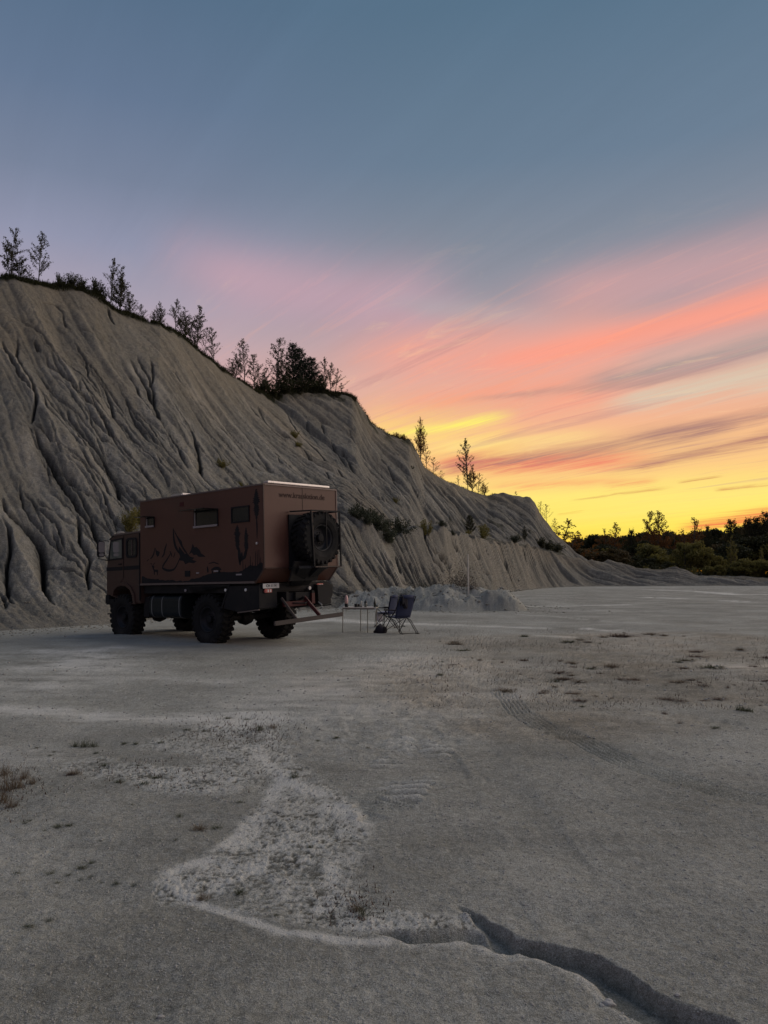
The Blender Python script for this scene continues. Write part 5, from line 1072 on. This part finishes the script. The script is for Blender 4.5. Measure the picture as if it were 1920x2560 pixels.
# wheels
def wheel(name, c, axis='y', out=1, rim_in=.05, tyre_r=.635, wdt=.40, parent=T):
    """tyre with lug blocks as the wheel's own mesh; rim and hub as children. out = side the rim faces along the axis"""
    e = MB(); hw = wdt / 2
    prof = [(.30, -hw * .70), (.36, -hw * .92), (.46, -hw * 1.02), (.55, -hw * .98), (.598, -hw * .84), (tyre_r - .030, -hw * .6), (tyre_r - .026, 0), (tyre_r - .030, hw * .6), (.598, hw * .84), (.55, hw * .98), (.46, hw * 1.02), (.36, hw * .92), (.30, hw * .70)]
    e.lathe(prof, 56, axis, (0, 0, 0), close=True)
    nl = 26
    for k in range(nl):
        for s_ in (-1, 1):
            a = 2 * math.pi * (k + .25 * s_) / nl; r = tyre_r - .016
            if axis == 'y': R_ = Matrix((( math.cos(a), 0, math.sin(a)), (0, 1, 0), (math.sin(a), 0, -math.cos(a)))).transposed(); cc = (r * math.cos(a), s_ * hw * .52, r * math.sin(a))
            else: R_ = Matrix(((0, math.cos(a), math.sin(a)), (1, 0, 0), (0, math.sin(a), -math.cos(a)))).transposed(); cc = (s_ * hw * .52, r * math.cos(a), r * math.sin(a))
            R2 = R_ @ Matrix.Rotation(s_ * .45, 3, 'X'); e.box(cc, (.040, hw * .86, .072), R2)
            if axis == 'y': cc = ((r - .035) * math.cos(a), s_ * hw * .93, (r - .035) * math.sin(a))
            else: cc = (s_ * hw * .93, (r - .035) * math.cos(a), (r - .035) * math.sin(a))
            e.box(cc, (.075, .030, .065), R_)
    w = e.build(name, RUB, parent); w.location = c; w.rotation_euler = (0, 0, 0)
    m_ = MB(); d = out
    m_.lathe([(.31, d * hw * .66), (.325, d * hw * .80), (.31, d * hw * .84), (.285, d * hw * .70), (.27, d * hw * .25), (.20, d * hw * .20), (.17, d * hw * .30), (.0, d * hw * .30)], 40, axis, close=True).build('rim', RIM, w, smooth_=True)
    m2 = MB(); m2.lathe([(.095, d * hw * .28), (.095, d * hw * .62), (.075, d * hw * .70), (.0, d * hw * .72)], 20, axis, close=True)
    for k in range(10):
        a = 2 * math.pi * k / 10; cc = (.135 * math.cos(a), d * hw * .32, .135 * math.sin(a)) if axis == 'y' else (d * hw * .32, .135 * math.cos(a), .135 * math.sin(a)); m2.box(cc, (.03, .03, .03))
    m2.build('hub', STL, w); return w
for x, y, s_ in ((6.11, 1.02, 1), (6.11, -1.02, -1), (2.20, 1.02, 1), (2.20, -1.02, -1)):
    wheel('wheel', (x, y, .640), 'y', s_)
wheel('spare_wheel', (-.30, -.19, 2.55), 'x', -1, wdt=.46)
MB().prism([(-.80, 3.12), (-.80, 1.80), (.46, 1.80), (.46, 3.12)], -.05, -.01, 'x').build('spare_wheel_shade', STL, T)  # dark panel added to stand in for the shade behind the spare wheel
# chassis, axles, tanks
ch = MB(); 
for s_ in (-1, 1): ch.box((3.4, s_ * .42, 1.17), (6.6, .08, .24))
for x in (.2, 1.5, 2.9, 4.6, 6.0): ch.box((x, 0, 1.17), (.1, .76, .18))
ch.build('chassis', STL, T)
MB().box((2.72, 0, 1.395), (4.84, 2.20, .21)).build('subframe', STL, T)
for x in (6.11, 2.20):
    a = MB(); a.tube([(x, -.95, .64), (x, .95, .64)], .085, 12); a.lathe([(.0, -.2), (.15, -.16), (.20, 0), (.15, .16), (.0, .2)], 16, 'y', (x, .0, .62), close=True); a.build('axle', STL, T)
    for s_ in (-1, 1): sp_ = MB(); sp_.tube([(x - .75, s_ * .5, 1.0), (x - .3, s_ * .5, .78), (x, s_ * .5, .72), (x + .3, s_ * .5, .78), (x + .75, s_ * .5, 1.0)], .05, 6); sp_.build('leaf_spring', STL, T)
tk = MB(); pr = []
for k in range(24):
    a = 2 * math.pi * k / 24; cx_, cz_ = math.cos(a), math.sin(a); pr.append((.80 + .29 * math.copysign(abs(cx_) ** .55, cx_), .94 + .31 * math.copysign(abs(cz_) ** .55, cz_)))
tk.prism(pr, 3.45, 4.92, 'x'); tank = tk.build('fuel_tank', TNK, T, smooth_=False)
for x in (4.80, 4.32, 3.54):
    s2 = MB(); q2 = [(.80 + (a - .80) * 1.022, .94 + (b - .94) * 1.022) for a, b in pr]; s2.prism(q2, x - .018, x + .018, 'x'); s2.build('tank_strap', STP, tank)
MB().box((5.04, .98, 1.14), (.08, .10, .13)).build('filler_cap', STP, T, bevel=.02)
MB().box((5.12, .80, .92), (.30, .5, .55)).build('battery_box', STL, T, bevel=.02)
MB().box((3.25, .3, .95), (.5, .7, .5)).build('air_tank', STL, T, bevel=.08)
MB().prism([(3.3, .60), (5.1, .56), (5.1, .66), (3.3, .70)], -.9, .3).build('transfer_case', STL, T)
tkr = MB(); tkr.box((4.2, -.8, .95), (1.5, .55, .6)); tkr.build('tool_box', STL, T, bevel=.03)
# rear storage locker with wheel arch on each side, lower white lip
for s_ in (1, -1):
    lk = MB(); lk.prism([(1.56, .92), (1.42, 1.46), (.26, 1.46), (.24, 1.28), (.24, .93), (1.0, .84)], s_ * .62, s_ * (W2 - .02)); l_ = lk.build('side_locker', STL, T, bevel=.01)
    fl = MB(); fl.prism([(2.95, 1.44), (2.85, 1.30), (2.95, 1.31), (3.05, 1.46), (1.38, 1.46), (1.66, .92), (1.60, .92), (1.30, 1.49), (3.10, 1.49)][::-1], s_ * .80, s_ * (W2 - .01)); fl.build('mudguard', STL, T)
    MB().bar((1.02, s_ * (W2 - .02), .83), (.24, s_ * (W2 - .02), .905), .02, .028).build('guard_lip', EDGE if s_ > 0 else STL, T)
for x in (1.46, .70, 3.1): mk = MB(); mk.lathe([(.0, 0), (.035, 0), (.035, .02), (.0, .024)], 12, 'y', (x, W2 - .018, 1.365)); mk.build('side_marker', WHT if x < 3 else FRM, T)
# rear: bumper beam, plate, lamps, frame of the spare wheel, folded steps, under-run beam
MB().box((.30, 0, 1.40), (.06, 2.3, .16)).build('rear_beam', STL, T, bevel=.01)
p_ = MB().box((.205, .84, 1.445), (.012, .50, .115)).build('number_plate', PLT, T, bevel=.004)
text_mesh('CH 11 H', 'plate_lettering', .085, BLK, p_, (.1975, .84, 1.445), (math.radians(90), 0, math.radians(-90)), .001)['kind'] = 'stuff'
for y, w_, hh, nm in ((.93, .22, .085, 'tail_lamp'), (-.76, .22, .105, 'tail_lamp')):
    l_ = MB().box((.21, y, 1.332 if y > 0 else 1.40), (.05, w_, hh)).build(nm, RED, T, bevel=.012)
    for q_ in (-.25, .08): MB().box((.183, y + q_ * w_, 1.332 if y > 0 else 1.40), (.006, .035, hh * .7)).build('lamp_lens', WHT, l_)
MB().box((.24, .02, 1.45), (.03, .27, .05)).build('warning_strip', RED, T)
for y, z in ((-.43, 1.35), (-.37, 1.16)): k = MB(); k.lathe([(.0, 0), (.045, 0), (.045, -.03), (.0, -.034)], 12, 'x', (.25, y, z)); k.build('reversing_lamp', WHT, T)
tw = MB(); tw.box((.18, .06, 1.17), (.22, .26, .20)); tw.tube([(.06, .06, 1.10), (-.04, .06, 1.13), (-.08, .06, 1.17)], .03, 8); tw.tube([(.05, -.2, 1.04), (-.05, .0, 1.00), (.05, .3, 1.02)], .016, 6); tw.build('tow_coupling', STL, T, bevel=0)
fr_ = MB(); xf_ = -.545
for a, b in (((xf_, .22, 3.19), (xf_, -.74, 3.20)), ((xf_, .22, 3.19), (xf_, .14, 1.86)), ((xf_, -.74, 3.20), (xf_, -.76, 1.86)), ((xf_, .14, 1.86), (xf_, -.76, 1.86)), ((xf_, .20, 3.19), (-.03, .42, 3.19)), ((xf_, -.74, 3.20), (-.03, -.76, 3.20)), ((xf_, -.76, 1.86), (-.03, -.76, 1.86)), ((-.03, -.76, 3.2), (-.03, -.76, 1.86)), ((xf_, .14, 1.86), (-.03, .45, 1.86))):
    fr_.bar(a, b, .032)
frame = fr_.build('spare_wheel_frame', STL, T)
MB().bar((xf_ + .02, .155, 3.15), (xf_ + .02, .12, 1.88), .014).build('frame_edge', TRIM, frame); MB().bar((xf_ - .018, .13, 1.86), (xf_ - .018, -.74, 1.86), .02).build('frame_edge', TRIM, frame)
MB().bar((xf_, -.28, 3.19), (xf_, -.28, 2.3), .02).build('frame_brace', STL, frame)
hy = MB(); hy.bar((-.45, .35, 1.86), (.15, .12, 1.45), .30, .07); hy.bar((-.45, -.2, 1.86), (.15, -.15, 1.45), .28, .07); hy.bar((-.3, .1, 2.0), (-.1, .1, 1.55), .9, .05); hy.build('wheel_hoist', STL, T)
ub = MB(); ub.bar((-.30, 1.20, .60), (-.30, -1.02, .68), .055, .10); ub.build('under_run_beam', WOOD, T, bevel=.008)
MB().bar((.12, .60, 1.15), (-.28, .50, .66), .04, .05).build('beam_strut', WOOD, T); MB().bar((.12, -.12, 1.15), (-.28, -.25, .70), .055, .08).build('beam_strut', RDK, T)
MB().box((.12, -.42, 1.10), (.05, .10, .26)).build('strut_mount', RDK, T); MB().box((.1, .2, 1.0), (.08, .7, .12)).build('cross_member', RDK, T)
rl = MB(); rl.prism([(-.62, 1.42), (-1.18, 1.42), (-1.17, 1.15), (-.98, .93), (-.66, .93)], .16, 1.5, 'x'); rl.build('rear_locker', STL, T, bevel=.01)
hk = MB(); hk.tube([(.14, -.62, 1.0), (.06, -.66, .93), (.02, -.64, .86), (.06, -.6, .84)], .016, 6); hk.build('tow_hook', STP, T)
# cab
CW = 1.17
cab = MB(); cab.prism([(5.20, 1.02), (5.50, 1.02), (5.56, 1.26), (5.70, 1.43), (5.92, 1.52), (6.16, 1.54), (6.40, 1.50), (6.56, 1.40), (6.64, 1.24), (6.98, 1.24), (7.00, 1.5), (6.98, 2.10), (6.80, 2.86), (6.62, 2.93), (5.20, 2.97)], -CW, CW).build('cab', PNT2, T, bevel=.025)
MB().prism([(5.22, 2.975), (6.60, 2.94), (6.68, 2.955), (6.60, 2.985), (5.22, 3.015)], -CW + .03, CW - .01).build('cab_roof', EDGE, T)
def cab_panel(name, poly, mat, y0=CW - .02, y1=CW + .006, par=T, bev=.0): return MB().prism(poly, y0, y1).build(name, mat, par, bevel=bev)
door = cab_panel('door', [(6.07, 1.72), (6.24, 1.60), (6.70, 1.58), (6.93, 1.66), (6.92, 2.14), (6.76, 2.84), (6.07, 2.87)], PNT2, CW - .02, CW + .010, bev=.006)
dw = MB(); P = [(6.13, 2.30), (6.80, 2.28), (6.69, 2.78), (6.13, 2.82)]; Q = [(6.09, 2.26), (6.85, 2.24), (6.72, 2.82), (6.09, 2.86)]
def ring(outer, inner, y0, y1):
    m = MB(); n = len(outer); 
    for y in (y0, y1): m.v += [(a, y, b) for a, b in outer] + [(a, y, b) for a, b in inner]
    for k in range(n):
        j = (k + 1) % n; m.f += [(k, j, n + j, n + k), (2 * n + k, 3 * n + k, 3 * n + j, 2 * n + j), (k, 2 * n + k, 2 * n + j, j), (n + k, n + j, 3 * n + j, 3 * n + k)]
    return m
ring(Q, P, CW + .008, CW + .026).build('window_seal', BLK, door); MB().prism(P, CW + .011, CW + .016).build('door_glass', simple('side_glass', (.10, .115, .10), .12, spec=.8, var=.1), door)
MB().box((6.22, CW + .03, 2.12), (.14, .03, .03)).build('door_handle', BLK, door)
def rrect(x0, x1, z0, z1, r, n=4):
    P = []
    for cx_, cz_, a0 in ((x1 - r, z1 - r, 0), (x0 + r, z1 - r, 90), (x0 + r, z0 + r, 180), (x1 - r, z0 + r, 270)):
        for k in range(n + 1): a = math.radians(a0 + 90 * k / n); P.append((cx_ + r * math.cos(a), cz_ + r * math.sin(a)))
    return P
qw = ring(rrect(5.36, 5.92, 2.28, 2.84, .12), rrect(5.42, 5.86, 2.34, 2.78, .09), CW + .001, CW + .022).build('quarter_window', BLK, T); MB().prism(rrect(5.42, 5.86, 2.34, 2.78, .09), CW + .001, CW + .006).build('pane', GLS, qw)
MB().box((5.62, CW + .012, 2.56), (.05, .016, .44)).build('window_bar', TRIM, qw)
cab_panel('side_stripe', [(6.10, 1.945), (6.96, 1.94), (6.96, 2.045), (6.10, 2.05)], BLK, CW + .004, CW + .0145); cab_panel('side_stripe', [(5.24, 1.955), (6.05, 1.95), (6.05, 2.055), (5.24, 2.065)], BLK, CW + .001, CW + .006)
MB().bar((6.06, CW + .004, 2.92), (6.06, CW + .004, 1.74), .010).build('door_gap', BLK, T); MB().bar((5.215, CW + .02, 2.95), (5.215, CW + .02, 1.1), .03, .03).build('gap_seal', BLK, T)
for s_ in (1, -1):
    ar = ring([(5.44, 1.0), (5.50, 1.28), (5.66, 1.48), (5.90, 1.59), (6.16, 1.61), (6.42, 1.56), (6.62, 1.44), (6.70, 1.24)] , [(5.54, 1.0), (5.60, 1.24), (5.72, 1.40), (5.93, 1.50), (6.16, 1.52), (6.38, 1.48), (6.54, 1.38), (6.60, 1.24)], s_ * (CW - .15), s_ * (CW + .035)); ar.build('wheel_arch', PNT2, T)
MB().prism([(6.80, 2.83), (6.985, 2.14), (7.0, 2.14), (6.815, 2.84)], -1.05, 1.05).build('windscreen', GLS, T)
bp_ = MB(); bp_.box((6.93, 0, 1.13), (.26, 2.36, .30)); bp_.build('front_bumper', STL, T, bevel=.03); MB().box((6.66, CW - .04, 1.06), (.30, .12, .16)).build('bumper_end', STL, T, bevel=.02)
st = MB(); st.bar((6.86, CW - .05, 1.0), (6.74, CW - .05, .72), .03, .05); st.bar((6.62, CW - .05, .72), (6.86, CW - .05, .72), .2, .03); st.build('cab_step', STL, T)
MB().bar((7.0, 1.02, 1.85), (7.03, 1.02, 1.28), .05, .04).build('grab_rail', BLK, T)
sv = MB(); sv.prism([(6.70, 2.90), (6.95, 2.83), (6.96, 2.86), (6.72, 2.98)], -1.1, 1.1); sv.build('sun_visor', BLK, T)
for y in (.95, .45): b_ = MB(); b_.box((6.60, y, 3.04), (.20, .16, .07)); b_.build('roof_lamp', ALU, T, bevel=.02)
# mirror on its arms
ml = MB(); ml.tube([(6.86, CW, 2.80), (6.92, 1.42, 2.84), (6.90, 1.46, 2.30), (6.90, CW, 2.24)], .014, 6, cap=True); arm = ml.build('mirror_arm', BLK, T)
mh = MB(); mh.prism(rrect(1.30, 1.52, 2.34, 2.80, .06), 6.84, 6.91, 'x'); hd = mh.build('mirror', BLK, T, bevel=.01); MB().prism(rrect(1.315, 1.505, 2.47, 2.785, .05), 6.832, 6.838, 'x').build('mirror_glass', MIRR, hd); MB().prism(rrect(1.33, 1.49, 2.36, 2.45, .035), 6.828, 6.836, 'x').build('mirror_glass', MIRR, hd)

# ------------------------------------------------------------------ camping table, things on it, and chairs
TBL = simple('table_laminate', (.62, .58, .50), .35, spec=.5, var=.08); TLG = simple('table_leg_metal', (.2, .18, .155), .4, metal=.5, var=.15)
def wpos(px, py): q = ground_pt(px, py); return Vector((q[0], q[1], final_z(*q)))
a_ = wpos(858, 1576); b_ = wpos(917, 1577)
t0 = ground_pt(858, 1577); Yt = 23.0
xa = at(857, 1500, Yt)[0]; xb = at(944, 1500, Yt)[0]; xm = (xa + xb) / 2; wT = xb - xa; zt_ = final_z(xm, Yt)
TB = empty('camping_table', (xm, Yt, zt_), math.radians(-6)); tag(TB, 'light folding camping table with thin metal legs, set with bottles', 'table')
HT = .72; MB().box((0, 0, HT), (wT, .62, .026)).build('tabletop', TBL, TB, bevel=.006); MB().box((0, -.30, HT - .03), (wT - .1, .02, .03)).build('table_rail', TLG, TB); MB().box((0, .28, HT - .03), (wT - .1, .02, .03)).build('table_rail', TLG, TB)
for sx, sy in ((-1, -1), (-.02, -1), (.55, -1), (-1, 1), (.95, 1)):
    if (sx, sy) == (-.02, -1): continue
for x_, y_ in ((-wT / 2 + .04, -.27), (wT / 2 - .26, -.27), (-.02, .27), (wT / 2 - .06, .25)): MB().tube([(x_, y_, 0), (x_, y_, HT - .014)], .012, 8).build('leg', TLG, TB)
def on_table(px, name, prof, mat, label, cat, dy=-.1, n=14, extra=None):
    x_ = at(px, 1500, Yt + dy)[0] - xm; e = empty(name, (xm + x_, Yt + dy - x_ * math.sin(math.radians(6)), zt_ + HT + .0135)); tag(e, label, cat)
    MB().lathe(prof, n).build('body', mat, e, smooth_=True)
    if extra: MB().lathe(extra[1], n).build(extra[0], extra[2], e, smooth_=True)
    return e
PNK = simple('pinkish_plastic', (.75, .50, .46), .4, var=.1); DRKP = simple('dark_plastic', (.012, .012, .013), .4); BTL = simple('bottle_glass', (.015, .022, .014), .1, spec=.6); CND = simple('candle_wax', (.5, .47, .4), .5); JAR = simple('jar_glass', (.14, .15, .13), .15, spec=.6)
on_table(866, 'bottle', [(.0, .10), (.048, .10), (.050, .20), (.046, .27), (.030, .32), (.016, .345), (.0, .35)], PNK, 'pale pink bottle with a dark base at the left end of the table', 'bottle', extra=('base', [(.0, .0), (.052, .0), (.052, .10), (.0, .10)], DRKP))
on_table(890, 'mug', [(.0, .0), (.045, .0), (.05, .095), (.045, .095), (.04, .01), (.0, .01)], DRKP, 'black mug, left one of a pair on the table', 'mug'); on_table(897, 'mug', [(.0, .0), (.04, .0), (.043, .085), (.038, .085), (.034, .01), (.0, .01)], DRKP, 'black mug, right one of a pair, beside the candle', 'mug', dy=.05)
on_table(903, 'candle', [(.0, .0), (.022, .0), (.022, .18), (.006, .185), (.0, .20)], CND, 'slim pale candle upright in the middle of the table', 'candle', extra=('holder', [(.0, -.0), (.035, -.0), (.035, .02), (.0, .021)], DRKP))
on_table(914, 'jar', [(.0, .0), (.038, .0), (.040, .11), (.028, .13), (.0, .13)], JAR, 'glass jar with a dark lid right of the candle', 'jar', extra=('lid', [(.0, .13), (.042, .13), (.042, .165), (.012, .17), (.010, .21), (.0, .21)], DRKP))
on_table(937, 'bottle', [(.0, .0), (.036, .0), (.036, .12), (.030, .15), (.014, .19), (.013, .25), (.0, .255)], BTL, 'tall dark bottle at the right end of the table', 'bottle')
on_table(943, 'cup', [(.0, .0), (.03, .0), (.034, .07), (.03, .07), (.0, .01)], JAR, 'small cup beside the tall dark bottle', 'cup', dy=-.15)
NAV = simple('navy_canvas', (.030, .038, .078), .85, var=.2, scale=5, bump=.004); CFR = simple('black_tube', (.010, .010, .012), .45, metal=.3); GRYC = simple('grey_cloth', (.42, .42, .48), .9, var=.15, scale=6, bump=.006)
def sheet(rows, name, mat, par, thick=.018):
    """cloth through rows of points, with thickness"""
    m = MB(); R_ = len(rows); C_ = len(rows[0]); 
    for off in (0, 1):
        for i in range(R_):
            for j in range(C_):
                p = Vector(rows[i][j]); u = Vector(rows[min(i + 1, R_ - 1)][j]) - Vector(rows[max(i - 1, 0)][j]); v = Vector(rows[i][min(j + 1, C_ - 1)]) - Vector(rows[i][max(j - 1, 0)]); n = u.cross(v).normalized(); m.v.append(tuple(p + n * thick * off))
    S_ = R_ * C_
    for i in range(R_ - 1):
        for j in range(C_ - 1): a = i * C_ + j; m.f += [(a, a + 1, a + C_ + 1, a + C_), (S_ + a, S_ + a + C_, S_ + a + C_ + 1, S_ + a + 1)]
    for i in range(R_ - 1): a = i * C_; m.f.append((a, a + C_, S_ + a + C_, S_ + a)); a = i * C_ + C_ - 1; m.f.append((a, S_ + a, S_ + a + C_, a + C_))
    for j in range(C_ - 1): a = j; m.f.append((a, S_ + a, S_ + a + 1, a + 1)); a = (R_ - 1) * C_ + j; m.f.append((a, a + 1, S_ + a + 1, S_ + a))
    return m.build(name, mat, par, smooth_=True)
def chair(loc, rz, label, back_tilt=.25, sc_=1.0, padded=True):
    """folding camp chair; local +y is where the sitter looks"""
    e = empty('camping_chair', loc, rz); e.scale = (sc_,) * 3; tag(e, label, 'chair', None); w = .27
    rows = []
    for i in range(9):
        f = i / 8; z = .46 + .62 * f; yb = -.22 - back_tilt * f; rows.append([((-1 + 2 * j / 8) * (w - .0 + .02 * math.sin(f * 3)), yb - .03 * math.sin(math.pi * j / 8) + rng.normal(0, .003), z + (.02 * math.sin(math.pi * j / 8) if i == 8 else 0)) for j in range(9)])
    sheet(rows, 'backrest', NAV, e, .03)
    rows = []
    for i in range(7):
        f = i / 6; rows.append([((-1 + 2 * j / 6) * w, -.24 + .46 * f, .47 - .05 * math.sin(math.pi * j / 6) * math.sin(math.pi * f) + .03 * f) for j in range(7)])
    sheet(rows, 'seat', NAV, e, .02)
    hd_ = MB(); hd_.lathe([(.0, -.2), (.05, -.18), (.06, 0), (.05, .18), (.0, .2)], 12, 'x', (0, -.22 - back_tilt * .96, 1.05)); hd_.build('headrest', NAV, e, smooth_=True)
    for s_ in (-1, 1):
        x_ = s_ * (w + .02)
        MB().tube([(x_, .30, .02), (x_, -.05, .46), (x_, -.24, .66), (x_, -.24 - back_tilt, 1.06)], .012, 8).build('back_post', CFR, e)
        MB().tube([(x_, -.48, .02), (x_, -.20, .32), (x_, .24, .66)], .012, 8).build('leg', CFR, e)
        MB().tube([(x_, -.56, .02), (x_, -.22, .38), (x_, .05, .47)], .010, 8).build('leg', CFR, e)
        MB().box((x_, .02, .67), (.05, .50, .028)).build('armrest', CFR, e, bevel=.008)
        MB().tube([(x_, .30, .02), (x_, .26, .48), (x_, .22, .66)], .010, 8).build('arm_post', CFR, e)
        for yy in (.30, -.48, -.56): MB().box((x_, yy, .012), (.05, .04, .024)).build('foot', CFR, e)
    MB().tube([(-w - .02, -.48, .03), (w + .02, -.56, .03)], .009, 6).build('cross_brace', CFR, e); MB().tube([(-w - .02, .30, .04), (w + .02, -.05, .46)], .009, 6).build('cross_brace', CFR, e)
    MB().tube([(-w - .02, -.24 - back_tilt, 1.06), (w + .02, -.24 - back_tilt, 1.06)], .011, 6).build('top_bar', CFR, e)
    return e
c1w = wpos(995, 1583); c2w = wpos(966, 1570)
C1 = chair(c1w, math.radians(38), 'dark blue folding camp chair turned to the table, the nearest to the right', .22)
C2 = chair((c2w.x, c2w.y + .35, final_z(c2w.x, c2w.y + .35)), math.radians(62), 'dark folding camp chair half hidden behind the nearer one, a pale cloth on it', .10, .92)
# pale cloth on the far chair and dark jacket over the near chair's back
m = MB(); rs = np.random.RandomState(3); rows = []
for i in range(8):
    f = i / 7; rows.append([(-.20 + .4 * j / 7, -.15 + .42 * min(f, .7) / .7, .50 + .05 * math.sin(j * 1.3 + i) * .6 + .04 * rs.rand() - max(0, f - .7) * 1.1) for j in range(8)])
cl = sheet(rows, 'cloth', GRYC, None, .02); cl.matrix_world = Matrix.Translation((c2w.x, c2w.y + .35, c2w.z)) @ Matrix.Rotation(math.radians(62), 4, 'Z'); cl.scale = (.92,) * 3; tag(cl, 'crumpled pale grey cloth lying on the seat of the farther chair', 'cloth')
m = MB(); rows = []
for i in range(9):
    f = i / 8; s_ = -1 if f < .5 else 1; rows.append([(-.24 + .26 * j / 6, -.22 - .215 + s_ * .05 - .02 * rs.rand() + .012 * j, 1.13 - .34 * abs(f - .5) * 2 * (1 - .25 * math.sin(j)) ) for j in range(7)])
jk = sheet(rows, 'jacket', simple('black_jacket', (.012, .012, .018), .9, var=.3, bump=.005), None, .02); jk.matrix_world = C1.matrix_basis.copy(); tag(jk, 'black jacket hung over the back of the nearer chair', 'jacket')
# crumpled bag between the chairs
bg_ = MB(); bg_.lathe([(.0, .0), (.16, .0), (.19, .08), (.17, .22), (.12, .30), (.05, .33), (.0, .33)], 14); bg_.v = [(a * (1 + .5 * float(gn(np.array([a * 9 + c * 5]), np.array([b * 9]), 5)[0])), b * (1 + .5 * float(gn(np.array([a * 7]), np.array([b * 8 + c * 9]), 6)[0])), c * (.62 + .5 * float(gn(np.array([a * 8]), np.array([b * 8]), 7)[0]))) for a, b, c in bg_.v]; o = bg_.build('bag', simple('dark_bag', (.025, .022, .028), .9, var=.3, bump=.01), None, smooth_=True); q = wpos(952, 1582); o.location = q; o.scale = (1.0, .7, 1); tag(o, 'dark crumpled bag on the ground between table and chairs', 'bag')
